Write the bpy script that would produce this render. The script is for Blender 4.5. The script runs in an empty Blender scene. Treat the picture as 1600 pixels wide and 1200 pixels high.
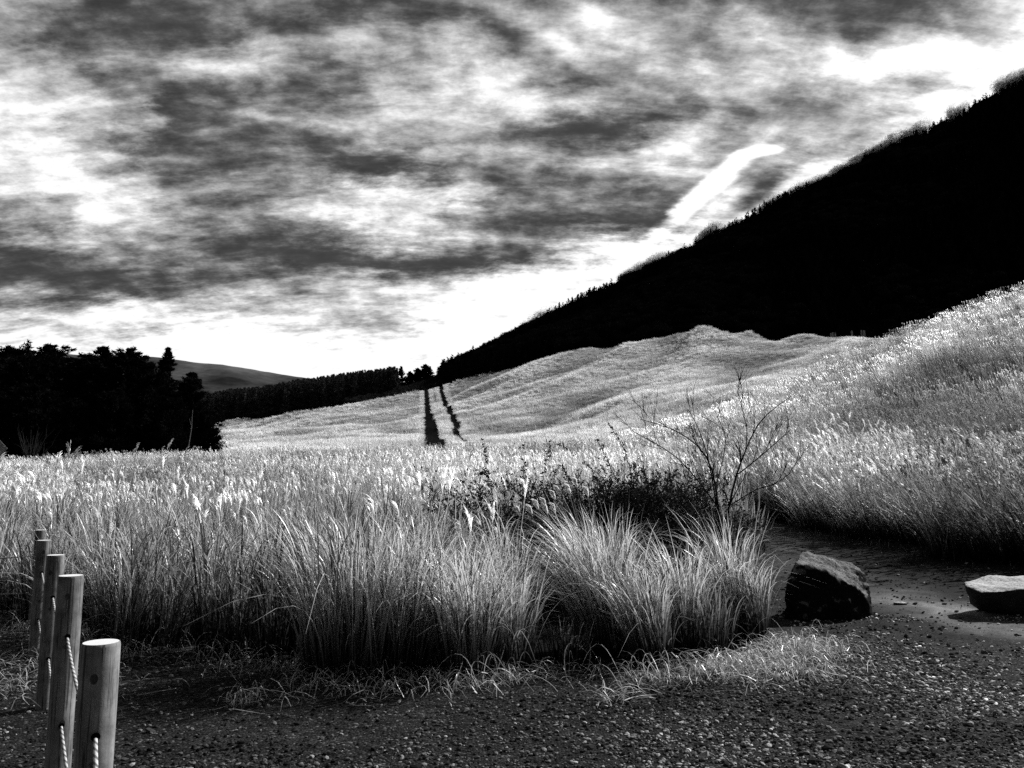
import bpy, bmesh, math, random
import numpy as np
from mathutils import Vector, Matrix
R = math.radians
rs = np.random.RandomState(7)
random.seed(7)
C = bpy.context.scene.collection
F = 1232.0; HOR = 757.0
TH = math.atan((HOR - 600) / F)
EYE = 1.6

def ray(px, py):
    """photo pixel -> (X/Y, Z/Y) slopes of the world ray"""
    v = (600.0 - py) / F
    yw = math.cos(TH) - v * math.sin(TH); zw = math.sin(TH) + v * math.cos(TH)
    return ((px - 800.0) / F) / yw, zw / yw

def at(px, py, Y):
    u, s = ray(px, py)
    return Vector((u * Y, Y, EYE + s * Y))

# ------------------------------------------------------------------ noise
_tab = np.random.RandomState(3).rand(256, 256)
def vnoise(x, y, seed=0):
    x = np.asarray(x, float) + seed * 17.3; y = np.asarray(y, float) + seed * 9.7
    xi = np.floor(x).astype(int); yi = np.floor(y).astype(int)
    fx = x - xi; fy = y - yi
    fx = fx * fx * (3 - 2 * fx); fy = fy * fy * (3 - 2 * fy)
    g = lambda a, b: _tab[a % 256, b % 256]
    return (g(xi, yi) * (1 - fx) + g(xi + 1, yi) * fx) * (1 - fy) + (g(xi, yi + 1) * (1 - fx) + g(xi + 1, yi + 1) * fx) * fy
def fbm(x, y, o=4, seed=0):
    t = 0; a = 1; s = 0
    for k in range(o):
        t = t + a * vnoise(x * 2 ** k, y * 2 ** k, seed + k * 3); s += a; a *= .5
    return t / s

# ------------------------------------------------------------------ terrain
YK = np.array([4, 8, 14, 20, 28, 40, 55, 75, 100, 150, 220, 300, 400, 480.])
GH = 1.5
def gz(px, py, Y, h=GH):
    return EYE + ray(px, py)[1] * Y - h
def crest(px, y25, y40, y55, y75, h=GH):
    return [gz(px, y25, 28, h), gz(px, y40, 40, h), gz(px, y55, 55, h), gz(px, y75, 75, h)]
COL = {}
def col(px, near, cr, dip, far):
    fz = [gz(px, p, Y, 1.8) for p, Y in zip(far, (150, 220, 300, 400))]
    COL[px] = [0, 0] + near + cr + [dip, *fz, fz[-1] - 6]
col(-500, [0, .3], crest(-500, 735, 730, 725, 722), 2.0, (712, 708, 704, 700))
col(0,    [0, .35], crest(0, 731, 724, 719, 716), 2.0, (712, 706, 700, 694))
col(340,  [0, .35], crest(340, 729, 719, 712, 706), 2.2, (697, 688, 677, 664))
col(470,  [0, .35], crest(470, 728, 717, 709, 702), 2.4, (696, 681, 660, 638))
col(580,  [0, .35], crest(580, 727, 716, 707, 700), 2.4, (695, 672, 645, 618))
col(680,  [0, .35], crest(680, 726, 714, 706, 699), 2.6, (695, 667, 636, 602))
col(780,  [0, .35], crest(780, 726, 714, 705, 698), 2.8, (694, 660, 617, 568))
col(870,  [0, .4],  crest(870, 724, 712, 702, 694), 3.0, (692, 650, 602, 546))
col(950,  [0, .4],  crest(950, 720, 705, 695, 686), 3.6, (688, 640, 590, 540))
col(1050, [.05, .45], crest(1050, 712, 692, 677, 662), 4.6, (672, 624, 572, 534))
col(1115, [.05, .45], crest(1115, 708, 680, 660, 638), 6.0, (655, 610, 565, 530))
col(1200, [.1, .5], crest(1200, 704, 668, 638, 606), 7.8, (628, 592, 566, 538))
col(1300, [.12, .55], crest(1300, 700, 652, 603, 556, 1.7), 10.5, (600, 570, 546, 528))
col(1450, [.15, .6], crest(1450, 695, 628, 561, 500, 1.7), 14, (580, 560, 540, 520))
col(1600, [.15, .7], crest(1600, 686, 608, 528, 447, 1.7), 17, (560, 540, 530, 510))
col(1900, [.2, .9], crest(1900, 670, 560, 450, 340, 1.7), 22, (540, 530, 520, 500))
col(2500, [.3, 1.2], crest(2500, 640, 500, 360, 250, 1.7), 30, (520, 500, 490, 480))
PXS = sorted(COL)
UG = np.linspace(-1.25, 1.6, 500); LG = np.linspace(math.log(4), math.log(480), 420)
_us = [ray(p, HOR)[0] for p in PXS]
_A = np.array([np.interp(LG, np.log(YK), COL[p]) for p in PXS])      # cols x L
_G = np.array([np.interp(UG, _us, _A[:, j]) for j in range(len(LG))]).T
def blur(a, s, ax):
    k = np.arange(-int(3 * s), int(3 * s) + 1); w = np.exp(-k * k / (2. * s * s)); w /= w.sum()
    p = [(0, 0), (0, 0)]; p[ax] = (len(k) // 2,) * 2
    a = np.pad(a, p, mode='edge')
    return np.apply_along_axis(lambda m: np.convolve(m, w, 'valid'), ax, a)
_G = blur(blur(_G, 7, 0), 5, 1)
def gully(X, Y):
    return 1 - np.abs(2 * fbm(X / 46 - Y / 110, Y / 50 - X / 60, 4, 9) - 1)
def hz(X, Y):
    X = np.asarray(X, float); Y = np.asarray(Y, float)
    Yc = np.clip(Y, 4, 480); u = np.clip(X / Yc, UG[0], UG[-1])
    a = (u - UG[0]) / (UG[1] - UG[0]); b = (np.log(Yc) - LG[0]) / (LG[1] - LG[0])
    i = np.clip(a.astype(int), 0, len(UG) - 2); j = np.clip(b.astype(int), 0, len(LG) - 2)
    a = a - i; b = b - j
    z = (_G[i, j] * (1 - a) + _G[i + 1, j] * a) * (1 - b) + (_G[i, j + 1] * (1 - a) + _G[i + 1, j + 1] * a) * b
    # humps and gullies that run up the far hillside
    far = np.clip((Y - 120) / 80, 0, 1)
    w1 = fbm(X / 70 + Y / 120, Y / 45 - X / 90, 3, 5) - .5
    rg = gully(X, Y)
    z = z + far * (w1 * 8.0 + (rg - .8) * 6.5)
    # three steep knolls below the forest
    for kx, ky, kh, kr in ((1106, 505, 11, 19), (1060, 545, 3, 14), (975, 540, 4, 12), (890, 548, 2.5, 14), (1172, 535, 6, 10), (1250, 545, 5, 14)):
        c = at(kx, ky, 375)
        d = np.hypot(X - c.x, (Y - 375) * .55) / kr
        z = z + kh * np.exp(-1.7 * d * d / (.45 + d))
    nearm = np.clip((Y - 25) / 20, 0, 1) * (1 - np.clip((Y - 90) / 30, 0, 1))
    z = z + nearm * (fbm(X / 9, Y / 14, 3, 2) - .5) * 1.0
    return z
def hz1(x, y): return float(hz(np.array([x]), np.array([y]))[0])

# bare ground: gravel lot in front and the trodden path that leaves it on the right
LOT = [(-40, -25), (-40, 14), (-14, 13.2), (-8.5, 11.6), (-5.6, 9.2), (-4.0, 8.0), (-2.6, 7.3), (-1.6, 6.9), (-.4, 6.75), (.3, 6.6), (1.2, 6.8),
       (1.9, 7.0), (2.5, 7.4), (2.95, 8.2), (3.05, 9.6), (3.7, 12.5), (4.7, 16), (5.4, 19.5), (4.6, 24), (5.2, 25), (6.6, 20.6), (7.4, 18.0), (8.2, 15.6), (8.9, 13.4), (10.5, 11.6), (16, 9.5),
       (40, 8), (40, -25)]
def inpoly(X, Y, poly):
    X = np.asarray(X, float); Y = np.asarray(Y, float); r = np.zeros(X.shape, bool)
    n = len(poly)
    for i in range(n):
        x1, y1 = poly[i]; x2, y2 = poly[(i + 1) % n]
        if y1 == y2: continue
        c = ((y1 > Y) != (y2 > Y)) & (X < (x2 - x1) * (Y - y1) / (y2 - y1) + x1)
        r ^= c
    return r
def wob(X, Y):
    return X + (fbm(X * 1.6, Y * 1.6, 3, 20) - .5) * .7, Y + (fbm(X * 1.6, Y * 1.6, 3, 25) - .5) * .7
def bare(X, Y):
    a, b = wob(np.asarray(X, float), np.asarray(Y, float)); a = a + (np.asarray(X) > 5.5) * (fbm(np.asarray(X, float) * .9, np.asarray(Y, float) * .9, 3, 27) - .5) * 2.2; return inpoly(a, b, LOT)

# the mown firebreak up the far hillside: two lanes
def _lane(pts):
    ys = np.array([p[2] for p in pts]); xs = np.array([at(p[0], p[1], p[2]).x for p in pts]); ws = np.array([p[3] for p in pts])
    return ys, xs, ws
L1 = _lane([(684, 700, 126, 2.7), (681, 680, 160, 2.4), (674, 655, 230, 1.8), (669, 630, 310, 1.2), (665, 600, 405, .8)])
L2 = _lane([(745, 700, 130, .2), (734, 680, 160, .4), (712, 650, 235, 1.0), (700, 628, 310, 1.0), (686, 600, 405, .8)])
def lane(X, Y, grow=.85):
    r = np.zeros(np.shape(X))
    for ys, xs, ws in (L1, L2):
        c = np.interp(Y, ys, xs); w = np.interp(Y, ys, ws)
        wig = (vnoise(Y / 9, 0 * Y, 31) - .5) * 1.2
        m = (np.abs(X - c - wig * (ws[0] < 1.5)) < w + grow) & (Y > ys[0]) & (Y < 410)
        r = np.maximum(r, m)
    return r > 0

# ------------------------------------------------------------------ materials
def new_mat(name):
    m = bpy.data.materials.new(name); m.use_nodes = True
    nt = m.node_tree; nt.nodes.clear()
    return m, nt
def nd(nt, t, **k):
    n = nt.nodes.new(t)
    for a, b in k.items():
        if a.startswith('i_'): n.inputs[int(a[2:])].default_value = b
        else: setattr(n, a, b)
    return n
def mathn(nt, op, a, b=None, c=None, clamp=False):
    n = nt.nodes.new('ShaderNodeMath'); n.operation = op; n.use_clamp = clamp
    for i, v in enumerate((a, b, c)):
        if v is None: continue
        if isinstance(v, (int, float)): n.inputs[i].default_value = v
        else: nt.links.new(v, n.inputs[i])
    return n.outputs[0]
def ramp(nt, fac, stops, interp='LINEAR'):
    n = nt.nodes.new('ShaderNodeValToRGB'); cr = n.color_ramp; cr.interpolation = interp
    while len(cr.elements) < len(stops): cr.elements.new(.5)
    for e, (p, v) in zip(cr.elements, stops): e.position = p; e.color = (v, v, v, 1)
    nt.links.new(fac, n.inputs[0]); return n.outputs[0]
def noise(nt, vec, scale, detail=6, rough=.6, dist=0):
    n = nd(nt, 'ShaderNodeTexNoise'); n.inputs['Scale'].default_value = scale; n.inputs['Detail'].default_value = detail
    n.inputs['Roughness'].default_value = rough; n.inputs['Distortion'].default_value = dist
    if vec is not None: nt.links.new(vec, n.inputs['Vector'])
    return n.outputs['Fac']

def solid_mat(name, lo, hi, scale, rough=.9, bump=0, bscale=None, spec=.2, extra=None, dist=.02):
    m, nt = new_mat(name); L = nt.links
    tc = nd(nt, 'ShaderNodeTexCoord').outputs['Object']
    v = ramp(nt, noise(nt, tc, scale), [(.3, lo), (.7, hi)])
    if extra: v = extra(nt, tc, v)
    b = nd(nt, 'ShaderNodeBsdfPrincipled'); L.new(v, b.inputs['Base Color'])
    b.inputs['Roughness'].default_value = rough; b.inputs['Specular IOR Level'].default_value = spec
    if bump:
        bp = nd(nt, 'ShaderNodeBump'); bp.inputs['Strength'].default_value = bump; bp.inputs['Distance'].default_value = dist
        L.new(noise(nt, tc, bscale or scale * 3, 8, .65), bp.inputs['Height']); L.new(bp.outputs[0], b.inputs['Normal'])
    L.new(b.outputs[0], nd(nt, 'ShaderNodeOutputMaterial').inputs[0])
    return m

def leaf_mat(name, inst=True, trans=.45, mul=1.0, gloss=0):
    """dry grass: tone is stored per vertex; shade per instance"""
    m, nt = new_mat(name); L = nt.links
    a = nd(nt, 'ShaderNodeAttribute', attribute_name='tone').outputs['Fac']
    v = mathn(nt, 'MULTIPLY', a, mul)
    if inst:
        s = nd(nt, 'ShaderNodeAttribute', attribute_name='shade', attribute_type='INSTANCER').outputs['Fac']
        v = mathn(nt, 'MULTIPLY', v, s)
    d = nd(nt, 'ShaderNodeBsdfDiffuse'); t = nd(nt, 'ShaderNodeBsdfTranslucent')
    L.new(v, d.inputs[0]); L.new(v, t.inputs[0])
    mx = nd(nt, 'ShaderNodeMixShader'); mx.inputs[0].default_value = trans
    L.new(d.outputs[0], mx.inputs[1]); L.new(t.outputs[0], mx.inputs[2])
    if gloss:
        gl = nd(nt, 'ShaderNodeBsdfGlossy'); gl.inputs['Roughness'].default_value = .42; L.new(mathn(nt, 'MINIMUM', mathn(nt, 'MULTIPLY', v, 1.1), 1), gl.inputs[0])
        m2 = nd(nt, 'ShaderNodeMixShader'); m2.inputs[0].default_value = gloss; L.new(mx.outputs[0], m2.inputs[1]); L.new(gl.outputs[0], m2.inputs[2]); mx = m2
    L.new(mx.outputs[0], nd(nt, 'ShaderNodeOutputMaterial').inputs[0])
    return m
M = {}
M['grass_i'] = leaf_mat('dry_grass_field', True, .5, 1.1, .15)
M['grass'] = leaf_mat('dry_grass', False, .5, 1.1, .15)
M['plume'] = leaf_mat('plume_fluff', False, .5)
M['dark_leaf'] = leaf_mat('dark_foliage', False, .12)
M['ridge_leaf'] = leaf_mat('bare_branches', True, .65)
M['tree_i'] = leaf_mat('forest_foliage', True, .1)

def wood_extra(nt, tc, v):
    mp = nd(nt, 'ShaderNodeMapping'); mp.inputs['Scale'].default_value = (14, 14, 1.2); nt.links.new(tc, mp.inputs[0])
    g = ramp(nt, noise(nt, mp.outputs[0], 3, 8, .7, .4), [(.3, .62), (.75, 1.15)])
    mp2 = nd(nt, 'ShaderNodeMapping'); mp2.inputs['Scale'].default_value = (30, 30, .9); nt.links.new(tc, mp2.inputs[0])
    ck = ramp(nt, noise(nt, mp2.outputs[0], 4, 4, .5, .2), [(.39, .3), (.44, 1.0)])
    st = ramp(nt, noise(nt, tc, 9, 5, .7), [(.35, .6), (.6, 1.15)])
    return mathn(nt, 'MULTIPLY', mathn(nt, 'MULTIPLY', v, g), mathn(nt, 'MULTIPLY', ck, st))
M['wood'] = solid_mat('weathered_round_wood', .22, .4, 3.5, .85, .35, 30, .2, wood_extra, .004)
M['wood_end'] = solid_mat('sawn_end_grain', .88, .97, 9, .9, .3, 60, .1, None, .003)
M['knot'] = solid_mat('knot_wood', .04, .12, 60, .9)
M['hole'] = solid_mat('drilled_hole', .004, .008, 20, 1, 0, None, 0)
def rope_extra(nt, tc, v):
    w = nd(nt, 'ShaderNodeTexWave'); w.inputs['Scale'].default_value = 22; w.inputs['Distortion'].default_value = .5
    w.bands_direction = 'DIAGONAL'; nt.links.new(tc, w.inputs['Vector'])
    return mathn(nt, 'MULTIPLY', v, ramp(nt, w.outputs['Fac'], [(.15, .3), (.6, 1.1)]))
M['rope'] = solid_mat('twisted_rope', .5, .65, 20, .9, .3, 80, .1, rope_extra, .003)
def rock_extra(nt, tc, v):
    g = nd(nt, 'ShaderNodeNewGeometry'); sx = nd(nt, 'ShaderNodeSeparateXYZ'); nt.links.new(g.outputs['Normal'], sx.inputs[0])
    up = ramp(nt, sx.outputs[2], [(.35, .04), (.68, 1.0)])  # steep sides near black: their shade is put into the base colour
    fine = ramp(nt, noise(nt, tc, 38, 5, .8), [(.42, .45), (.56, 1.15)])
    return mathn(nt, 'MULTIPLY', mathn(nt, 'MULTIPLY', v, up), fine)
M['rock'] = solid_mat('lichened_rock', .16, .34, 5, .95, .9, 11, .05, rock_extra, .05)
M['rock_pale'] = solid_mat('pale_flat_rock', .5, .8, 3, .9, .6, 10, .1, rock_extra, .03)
M['bark'] = solid_mat('dark_bark', .02, .05, 18, .95, .3, 40, .05, None, .01)
M['twig'] = solid_mat('bare_twig', .015, .04, 14, .9, 0, None, .05)
M['pale_bark'] = solid_mat('pale_bark', .14, .26, 14, .9, 0, None, .05)
M['sign'] = solid_mat('dull_sheet_metal', .22, .3, 6, .6, 0, None, .3)

def dirt_mat():
    m, nt = new_mat('gravel_and_dirt'); L = nt.links
    g = nd(nt, 'ShaderNodeNewGeometry').outputs['Position']
    tone = nd(nt, 'ShaderNodeAttribute', attribute_name='tone').outputs['Fac']
    vr = nd(nt, 'ShaderNodeTexVoronoi'); vr.inputs['Scale'].default_value = 55; L.new(g, vr.inputs['Vector'])
    sx = nd(nt, 'ShaderNodeSeparateXYZ'); L.new(vr.outputs['Color'], sx.inputs[0])
    st = ramp(nt, sx.outputs[0], [(.0, .25), (.72, .9), (.93, 1.5), (1, 4.5)])
    fine = ramp(nt, noise(nt, g, 70, 6, .75), [(.35, .45), (.7, 1.5)])
    med = ramp(nt, noise(nt, g, 2.2, 6, .65), [(.32, .5), (.7, 1.45)])
    peb = nd(nt, 'ShaderNodeAttribute', attribute_name='peb').outputs['Fac']
    mixf = nd(nt, 'ShaderNodeMix'); mixf.data_type = 'FLOAT'; L.new(peb, mixf.inputs[0]); mixf.inputs[2].default_value = 1.0; L.new(st, mixf.inputs[3])
    v = mathn(nt, 'MULTIPLY', mathn(nt, 'MULTIPLY', tone, mixf.outputs[0]), mathn(nt, 'MULTIPLY', fine, med))
    b = nd(nt, 'ShaderNodeBsdfPrincipled'); L.new(v, b.inputs['Base Color']); b.inputs['Roughness'].default_value = .95
    b.inputs['Specular IOR Level'].default_value = .05
    h = mathn(nt, 'ADD', mathn(nt, 'MULTIPLY', mathn(nt, 'MULTIPLY', vr.outputs['Distance'], -.9), peb), mathn(nt, 'MULTIPLY', noise(nt, g, 30, 8, .7), .8))
    bp = nd(nt, 'ShaderNodeBump'); bp.inputs['Strength'].default_value = 1; bp.inputs['Distance'].default_value = .013
    L.new(h, bp.inputs['Height']); L.new(bp.outputs[0], b.inputs['Normal'])
    L.new(b.outputs[0], nd(nt, 'ShaderNodeOutputMaterial').inputs[0]); return m
M['dirt'] = dirt_mat()

def terrain_mat():
    m, nt = new_mat('grassland_ground'); L = nt.links
    g = nd(nt, 'ShaderNodeNewGeometry').outputs['Position']
    tone = nd(nt, 'ShaderNodeAttribute', attribute_name='tone').outputs['Fac']
    n1 = ramp(nt, noise(nt, g, .9, 8, .75), [(.3, .5), (.7, 1.3)])
    v = mathn(nt, 'MULTIPLY', tone, n1)
    b = nd(nt, 'ShaderNodeBsdfDiffuse'); L.new(v, b.inputs['Color'])
    bp = nd(nt, 'ShaderNodeBump'); bp.inputs['Strength'].default_value = .8; bp.inputs['Distance'].default_value = .5
    L.new(noise(nt, g, 1.1, 8, .7), bp.inputs['Height']); L.new(bp.outputs[0], b.inputs['Normal'])
    L.new(b.outputs[0], nd(nt, 'ShaderNodeOutputMaterial').inputs[0]); return m
M['terrain'] = terrain_mat()
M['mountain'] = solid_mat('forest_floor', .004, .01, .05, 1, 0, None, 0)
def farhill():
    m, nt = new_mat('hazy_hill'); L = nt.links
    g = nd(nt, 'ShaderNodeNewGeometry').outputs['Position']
    a = ramp(nt, noise(nt, g, .004, 5, .55), [(.38, .022), (.68, .13)])  # pale noise patches put mist into the hill's colour
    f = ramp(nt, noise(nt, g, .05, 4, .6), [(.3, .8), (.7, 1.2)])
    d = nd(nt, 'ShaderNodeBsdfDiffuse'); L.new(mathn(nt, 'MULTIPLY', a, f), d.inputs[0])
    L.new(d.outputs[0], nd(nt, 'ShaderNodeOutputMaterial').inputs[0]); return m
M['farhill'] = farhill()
def pebble_mat():
    m, nt = new_mat('pebble_stone'); L = nt.links
    s = nd(nt, 'ShaderNodeAttribute', attribute_name='shade', attribute_type='INSTANCER').outputs['Fac']
    b = nd(nt, 'ShaderNodeBsdfDiffuse'); L.new(s, b.inputs[0])
    L.new(b.outputs[0], nd(nt, 'ShaderNodeOutputMaterial').inputs[0]); return m
M['pebble'] = pebble_mat()

# ------------------------------------------------------------------ mesh helpers
def mesh_obj(name, V, Fc, mat, tone=None, parent=None, link=True, smooth=False, attrs=None):
    me = bpy.data.meshes.new(name)
    me.from_pydata([tuple(v) for v in V] if not isinstance(V, np.ndarray) else V.tolist(), [], Fc if isinstance(Fc, list) else Fc.tolist())
    me.materials.append(mat)
    if smooth: me.polygons.foreach_set('use_smooth', [True] * len(me.polygons))
    for k, a in {**({'tone': tone} if tone is not None else {}), **(attrs or {})}.items():
        at_ = me.attributes.new(k, 'FLOAT', 'POINT'); at_.data.foreach_set('value', np.asarray(a, np.float32))
    me.update()
    o = bpy.data.objects.new(name, me)
    if link: C.objects.link(o)
    if parent is not None: o.parent = parent
    return o
def tag(o, label=None, cat=None, group=None, kind=None):
    if label: o['label'] = label
    if cat: o['category'] = cat
    if group: o['group'] = group
    if kind: o['kind'] = kind
    return o
def empty(name, loc):
    o = bpy.data.objects.new(name, None); o.empty_display_size = .2; o.location = loc; C.objects.link(o); return o

class Acc:
    def __init__(s): s.V = []; s.F = []; s.T = []; s.n = 0
    def add(s, V, Fc, T):
        s.V.append(V); s.F += [tuple(i + s.n for i in f) for f in Fc]; s.T.append(T); s.n += len(V)
    def strip(s, P, W, T, side):
        """ribbon: points P (n,3), half widths W, tones T, side vector"""
        n = len(P); A = P - side * W[:, None]; B = P + side * W[:, None]
        V = np.empty((2 * n, 3)); V[0::2] = A; V[1::2] = B
        s.add(V, [(2 * i, 2 * i + 1, 2 * i + 3, 2 * i + 2) for i in range(n - 1)], np.repeat(T, 2))
    def tube(s, P, Rr, T, k=5):
        P = np.asarray(P, float); n = len(P); V = []
        for i in range(n):
            d = P[min(i + 1, n - 1)] - P[max(i - 1, 0)]; d = d / (np.linalg.norm(d) + 1e-9)
            a = np.cross(d, (0.3, .2, 1) if abs(d[2]) < .9 else (1, .1, 0)); a /= np.linalg.norm(a); b = np.cross(d, a)
            for j in range(k):
                t = 2 * math.pi * j / k; V.append(P[i] + (a * math.cos(t) + b * math.sin(t)) * Rr[i])
        Fc = [(i * k + j, i * k + (j + 1) % k, (i + 1) * k + (j + 1) % k, (i + 1) * k + j) for i in range(n - 1) for j in range(k)]
        Fc.append(tuple(range(k))[::-1]); Fc.append(tuple((n - 1) * k + j for j in range(k)))
        s.add(np.array(V), Fc, np.full(n * k, T) if np.isscalar(T) else np.repeat(T, k))
    def build(s, name, mat, parent=None, link=True, smooth=False):
        return mesh_obj(name, np.concatenate(s.V), s.F, mat, np.concatenate(s.T), parent, link, smooth)

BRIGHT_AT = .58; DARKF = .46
def blade(acc, base, H, az, lean, droop, w, tone0, tone1, n=7, bend=(0, 0), pw=1.7):
    """arching blade; az = direction it leans to; bend = wind"""
    t = np.linspace(0, 1, n)
    out = H * (lean * t + droop * .75 * t ** 3.2)
    up = H * (t - .6 * droop * t ** 4)
    P = np.empty((n, 3)); P[:, 0] = base[0] + math.cos(az) * out + bend[0] * H * t ** pw
    P[:, 1] = base[1] + math.sin(az) * out + bend[1] * H * t ** pw
    P[:, 2] = base[2] + up
    sa = az + math.pi / 2 + rs.uniform(-.9, .9)
    side = np.array([math.cos(sa), math.sin(sa), rs.uniform(-.2, .2)])
    W = w * np.clip(1.05 - t ** 2.2, .06, 1) * np.clip(.45 + t * 2.2, 0, 1)
    T = tone0 + (tone1 - tone0) * np.clip((P[:, 2] - .08) / BRIGHT_AT, 0, 1) ** 1.5 * (.75 + .35 * t)  # dead-grass roots; gradient also puts root shade and lit tips into the tone
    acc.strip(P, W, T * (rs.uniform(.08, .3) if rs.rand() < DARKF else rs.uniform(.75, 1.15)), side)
def plume(acc, tip, az, L, tone, k=9, w=.006, fat=.12):
    """feathery seed head above `tip`, nodding toward az"""
    d = np.array([math.cos(az), math.sin(az), 0])
    for i in range(k):
        s = rs.uniform(0, .75); a2 = az + rs.uniform(-1.3, 1.3); o = np.array([math.cos(a2), math.sin(a2), 0])
        t = np.linspace(0, 1, 4)
        l = L * (1 - s * .55)
        P = tip + np.outer(s * L * .8 + t * l * .5 - t ** 2 * l * .3 * rs.uniform(0.2, 1), (0, 0, 1)) + np.outer((s * .12 + t * .0) * L + t ** 1.5 * l * fat * rs.uniform(.5, 2.2), o * .6) + np.outer((s + t) ** 2 * L * .10, d)
        W = w * np.array([.5, 1.2, 1.1, .25]) * rs.uniform(.7, 1.3)
        sa = rs.uniform(0, math.pi); acc.strip(P, W, np.full(4, tone * rs.uniform(.8, 1.1)), np.array([math.cos(sa), math.sin(sa), 0]))
def culm(acc, base, H, az, lean, droop, tone, w=.003, bend=(0, 0)):
    t = np.linspace(0, 1, 6)
    out = H * (lean * t + droop * t ** 3)
    P = np.stack([base[0] + math.cos(az) * out + bend[0] * H * t ** 1.7, base[1] + math.sin(az) * out + bend[1] * H * t ** 1.7, base[2] + H * t * (1 - .1 * droop)], 1)
    acc.strip(P, np.full(6, w), np.linspace(tone * .35, tone, 6), np.array([1, rs.uniform(-.5, .5), 0]) / 1.05)
    return P[-1]

def clump_mesh(name, nb, rad, H, w, npl, seg=7, bend=(0, 0), lo=.05, hi=.55, lean=.10, dr=.35, pk=9, pw_=.006, pL=.28, link=False, mat=None):
    a = Acc()
    for i in range(nb):
        r = rad * math.sqrt(rs.rand()); th = rs.uniform(0, 6.283)
        b = np.array([r * math.cos(th), r * math.sin(th), -.06])
        az = th + rs.normal(0, .8)
        hh = H * rs.uniform(.45, 1.0) * (1 - .2 * r / rad)
        ln_ = abs(rs.normal(0, lean)) + .3 * lean * r / rad; dd = max(0, rs.normal(dr, .22)) * rs.rand()
        if dr > .7 and rs.rand() < .45:          # leaf leaving the stalk half way up
            z0 = rs.uniform(.1, .5) * H; hh = (H - z0) * rs.uniform(.5, .95); ln_ += rs.uniform(.0, .15); dd = rs.uniform(.15, .85)
            b = b + np.array([bend[0] * H * (z0 / H) ** 1.7, bend[1] * H * (z0 / H) ** 1.7, z0])
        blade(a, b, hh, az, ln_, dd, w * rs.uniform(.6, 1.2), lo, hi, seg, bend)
    for i in range(npl):
        r = rad * .8 * math.sqrt(rs.rand()); th = rs.uniform(0, 6.283)
        b = np.array([r * math.cos(th), r * math.sin(th), -.06])
        az = rs.uniform(0, 6.283)
        tip = culm(a, b, H * rs.uniform(.85, 1.12), az, rs.uniform(0, .1), .06, hi * .9, w * .35, bend)
        plume(a, tip, math.pi + rs.normal(0, .7) if bend[0] < 0 else rs.uniform(0, 6.28), pL * rs.uniform(.75, 1.2), hi * 1.35, pk, pw_)
    return a.build(name, mat or M['grass_i'], None, link)

def scatter(name, sources, X, Y, Z, rot, scl, idx, shade, label, cat, mat=None):
    """one object: points carrying instances through geometry nodes"""
    coll = bpy.data.collections.new(name + '_kinds')
    for s_ in sources: coll.objects.link(s_)
    n = len(X)
    me = bpy.data.meshes.new(name); me.vertices.add(n)
    me.vertices.foreach_set('co', np.stack([X, Y, Z], 1).astype(np.float32).ravel())
    a = me.attributes.new('rot', 'FLOAT_VECTOR', 'POINT'); a.data.foreach_set('vector', np.asarray(rot, np.float32).ravel())
    a = me.attributes.new('scl', 'FLOAT_VECTOR', 'POINT'); a.data.foreach_set('vector', np.asarray(scl, np.float32).ravel())
    a = me.attributes.new('idx', 'INT', 'POINT'); a.data.foreach_set('value', np.asarray(idx, np.int32))
    a = me.attributes.new('shade', 'FLOAT', 'POINT'); a.data.foreach_set('value', np.asarray(shade, np.float32))
    o = bpy.data.objects.new(name, me); C.objects.link(o)
    ng = bpy.data.node_groups.new(name + '_nodes', 'GeometryNodeTree')
    ng.interface.new_socket('Geometry', in_out='INPUT', socket_type='NodeSocketGeometry')
    ng.interface.new_socket('Geometry', in_out='OUTPUT', socket_type='NodeSocketGeometry')
    N = ng.nodes; gi = N.new('NodeGroupInput'); go = N.new('NodeGroupOutput')
    ci = N.new('GeometryNodeCollectionInfo'); ci.inputs['Collection'].default_value = coll
    ci.inputs['Separate Children'].default_value = True; ci.inputs['Reset Children'].default_value = True
    ip = N.new('GeometryNodeInstanceOnPoints'); ip.inputs['Pick Instance'].default_value = True
    def na(nm, ty):
        q = N.new('GeometryNodeInputNamedAttribute'); q.data_type = ty; q.inputs['Name'].default_value = nm
        return [s_ for s_ in q.outputs if s_.enabled and s_.name == 'Attribute'][0]
    L = ng.links
    L.new(gi.outputs[0], ip.inputs['Points']); L.new(ci.outputs[0], ip.inputs['Instance'])
    L.new(na('idx', 'INT'), ip.inputs['Instance Index']); L.new(na('rot', 'FLOAT_VECTOR'), ip.inputs['Rotation']); L.new(na('scl', 'FLOAT_VECTOR'), ip.inputs['Scale'])
    L.new(ip.outputs[0], go.inputs[0])
    md = o.modifiers.new('scatter', 'NODES'); md.node_group = ng
    tag(o, label, cat, None, 'stuff')
    return o

# ------------------------------------------------------------------ ground sheets
def grid_faces(nu, nv):
    i, j = np.meshgrid(np.arange(nu - 1), np.arange(nv - 1), indexing='ij'); a = i * nv + j
    return np.stack([a, a + nv, a + nv + 1, a + 1], -1).reshape(-1, 4)
us = np.linspace(-1.2, 1.55, 560); ys = np.exp(np.linspace(math.log(4.2), math.log(470), 520))
U, YY = np.meshgrid(us, ys, indexing='ij'); XX = U * YY; ZZ = hz(XX, YY)
ZZ = ZZ - .12 * bare(XX, YY)
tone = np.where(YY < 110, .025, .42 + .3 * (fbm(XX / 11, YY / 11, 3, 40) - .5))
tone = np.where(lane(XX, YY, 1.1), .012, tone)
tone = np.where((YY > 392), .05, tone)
o = mesh_obj('grassland_terrain', np.stack([XX, YY, ZZ], -1).reshape(-1, 3), grid_faces(*XX.shape), M['terrain'], tone.ravel(), smooth=True)
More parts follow.
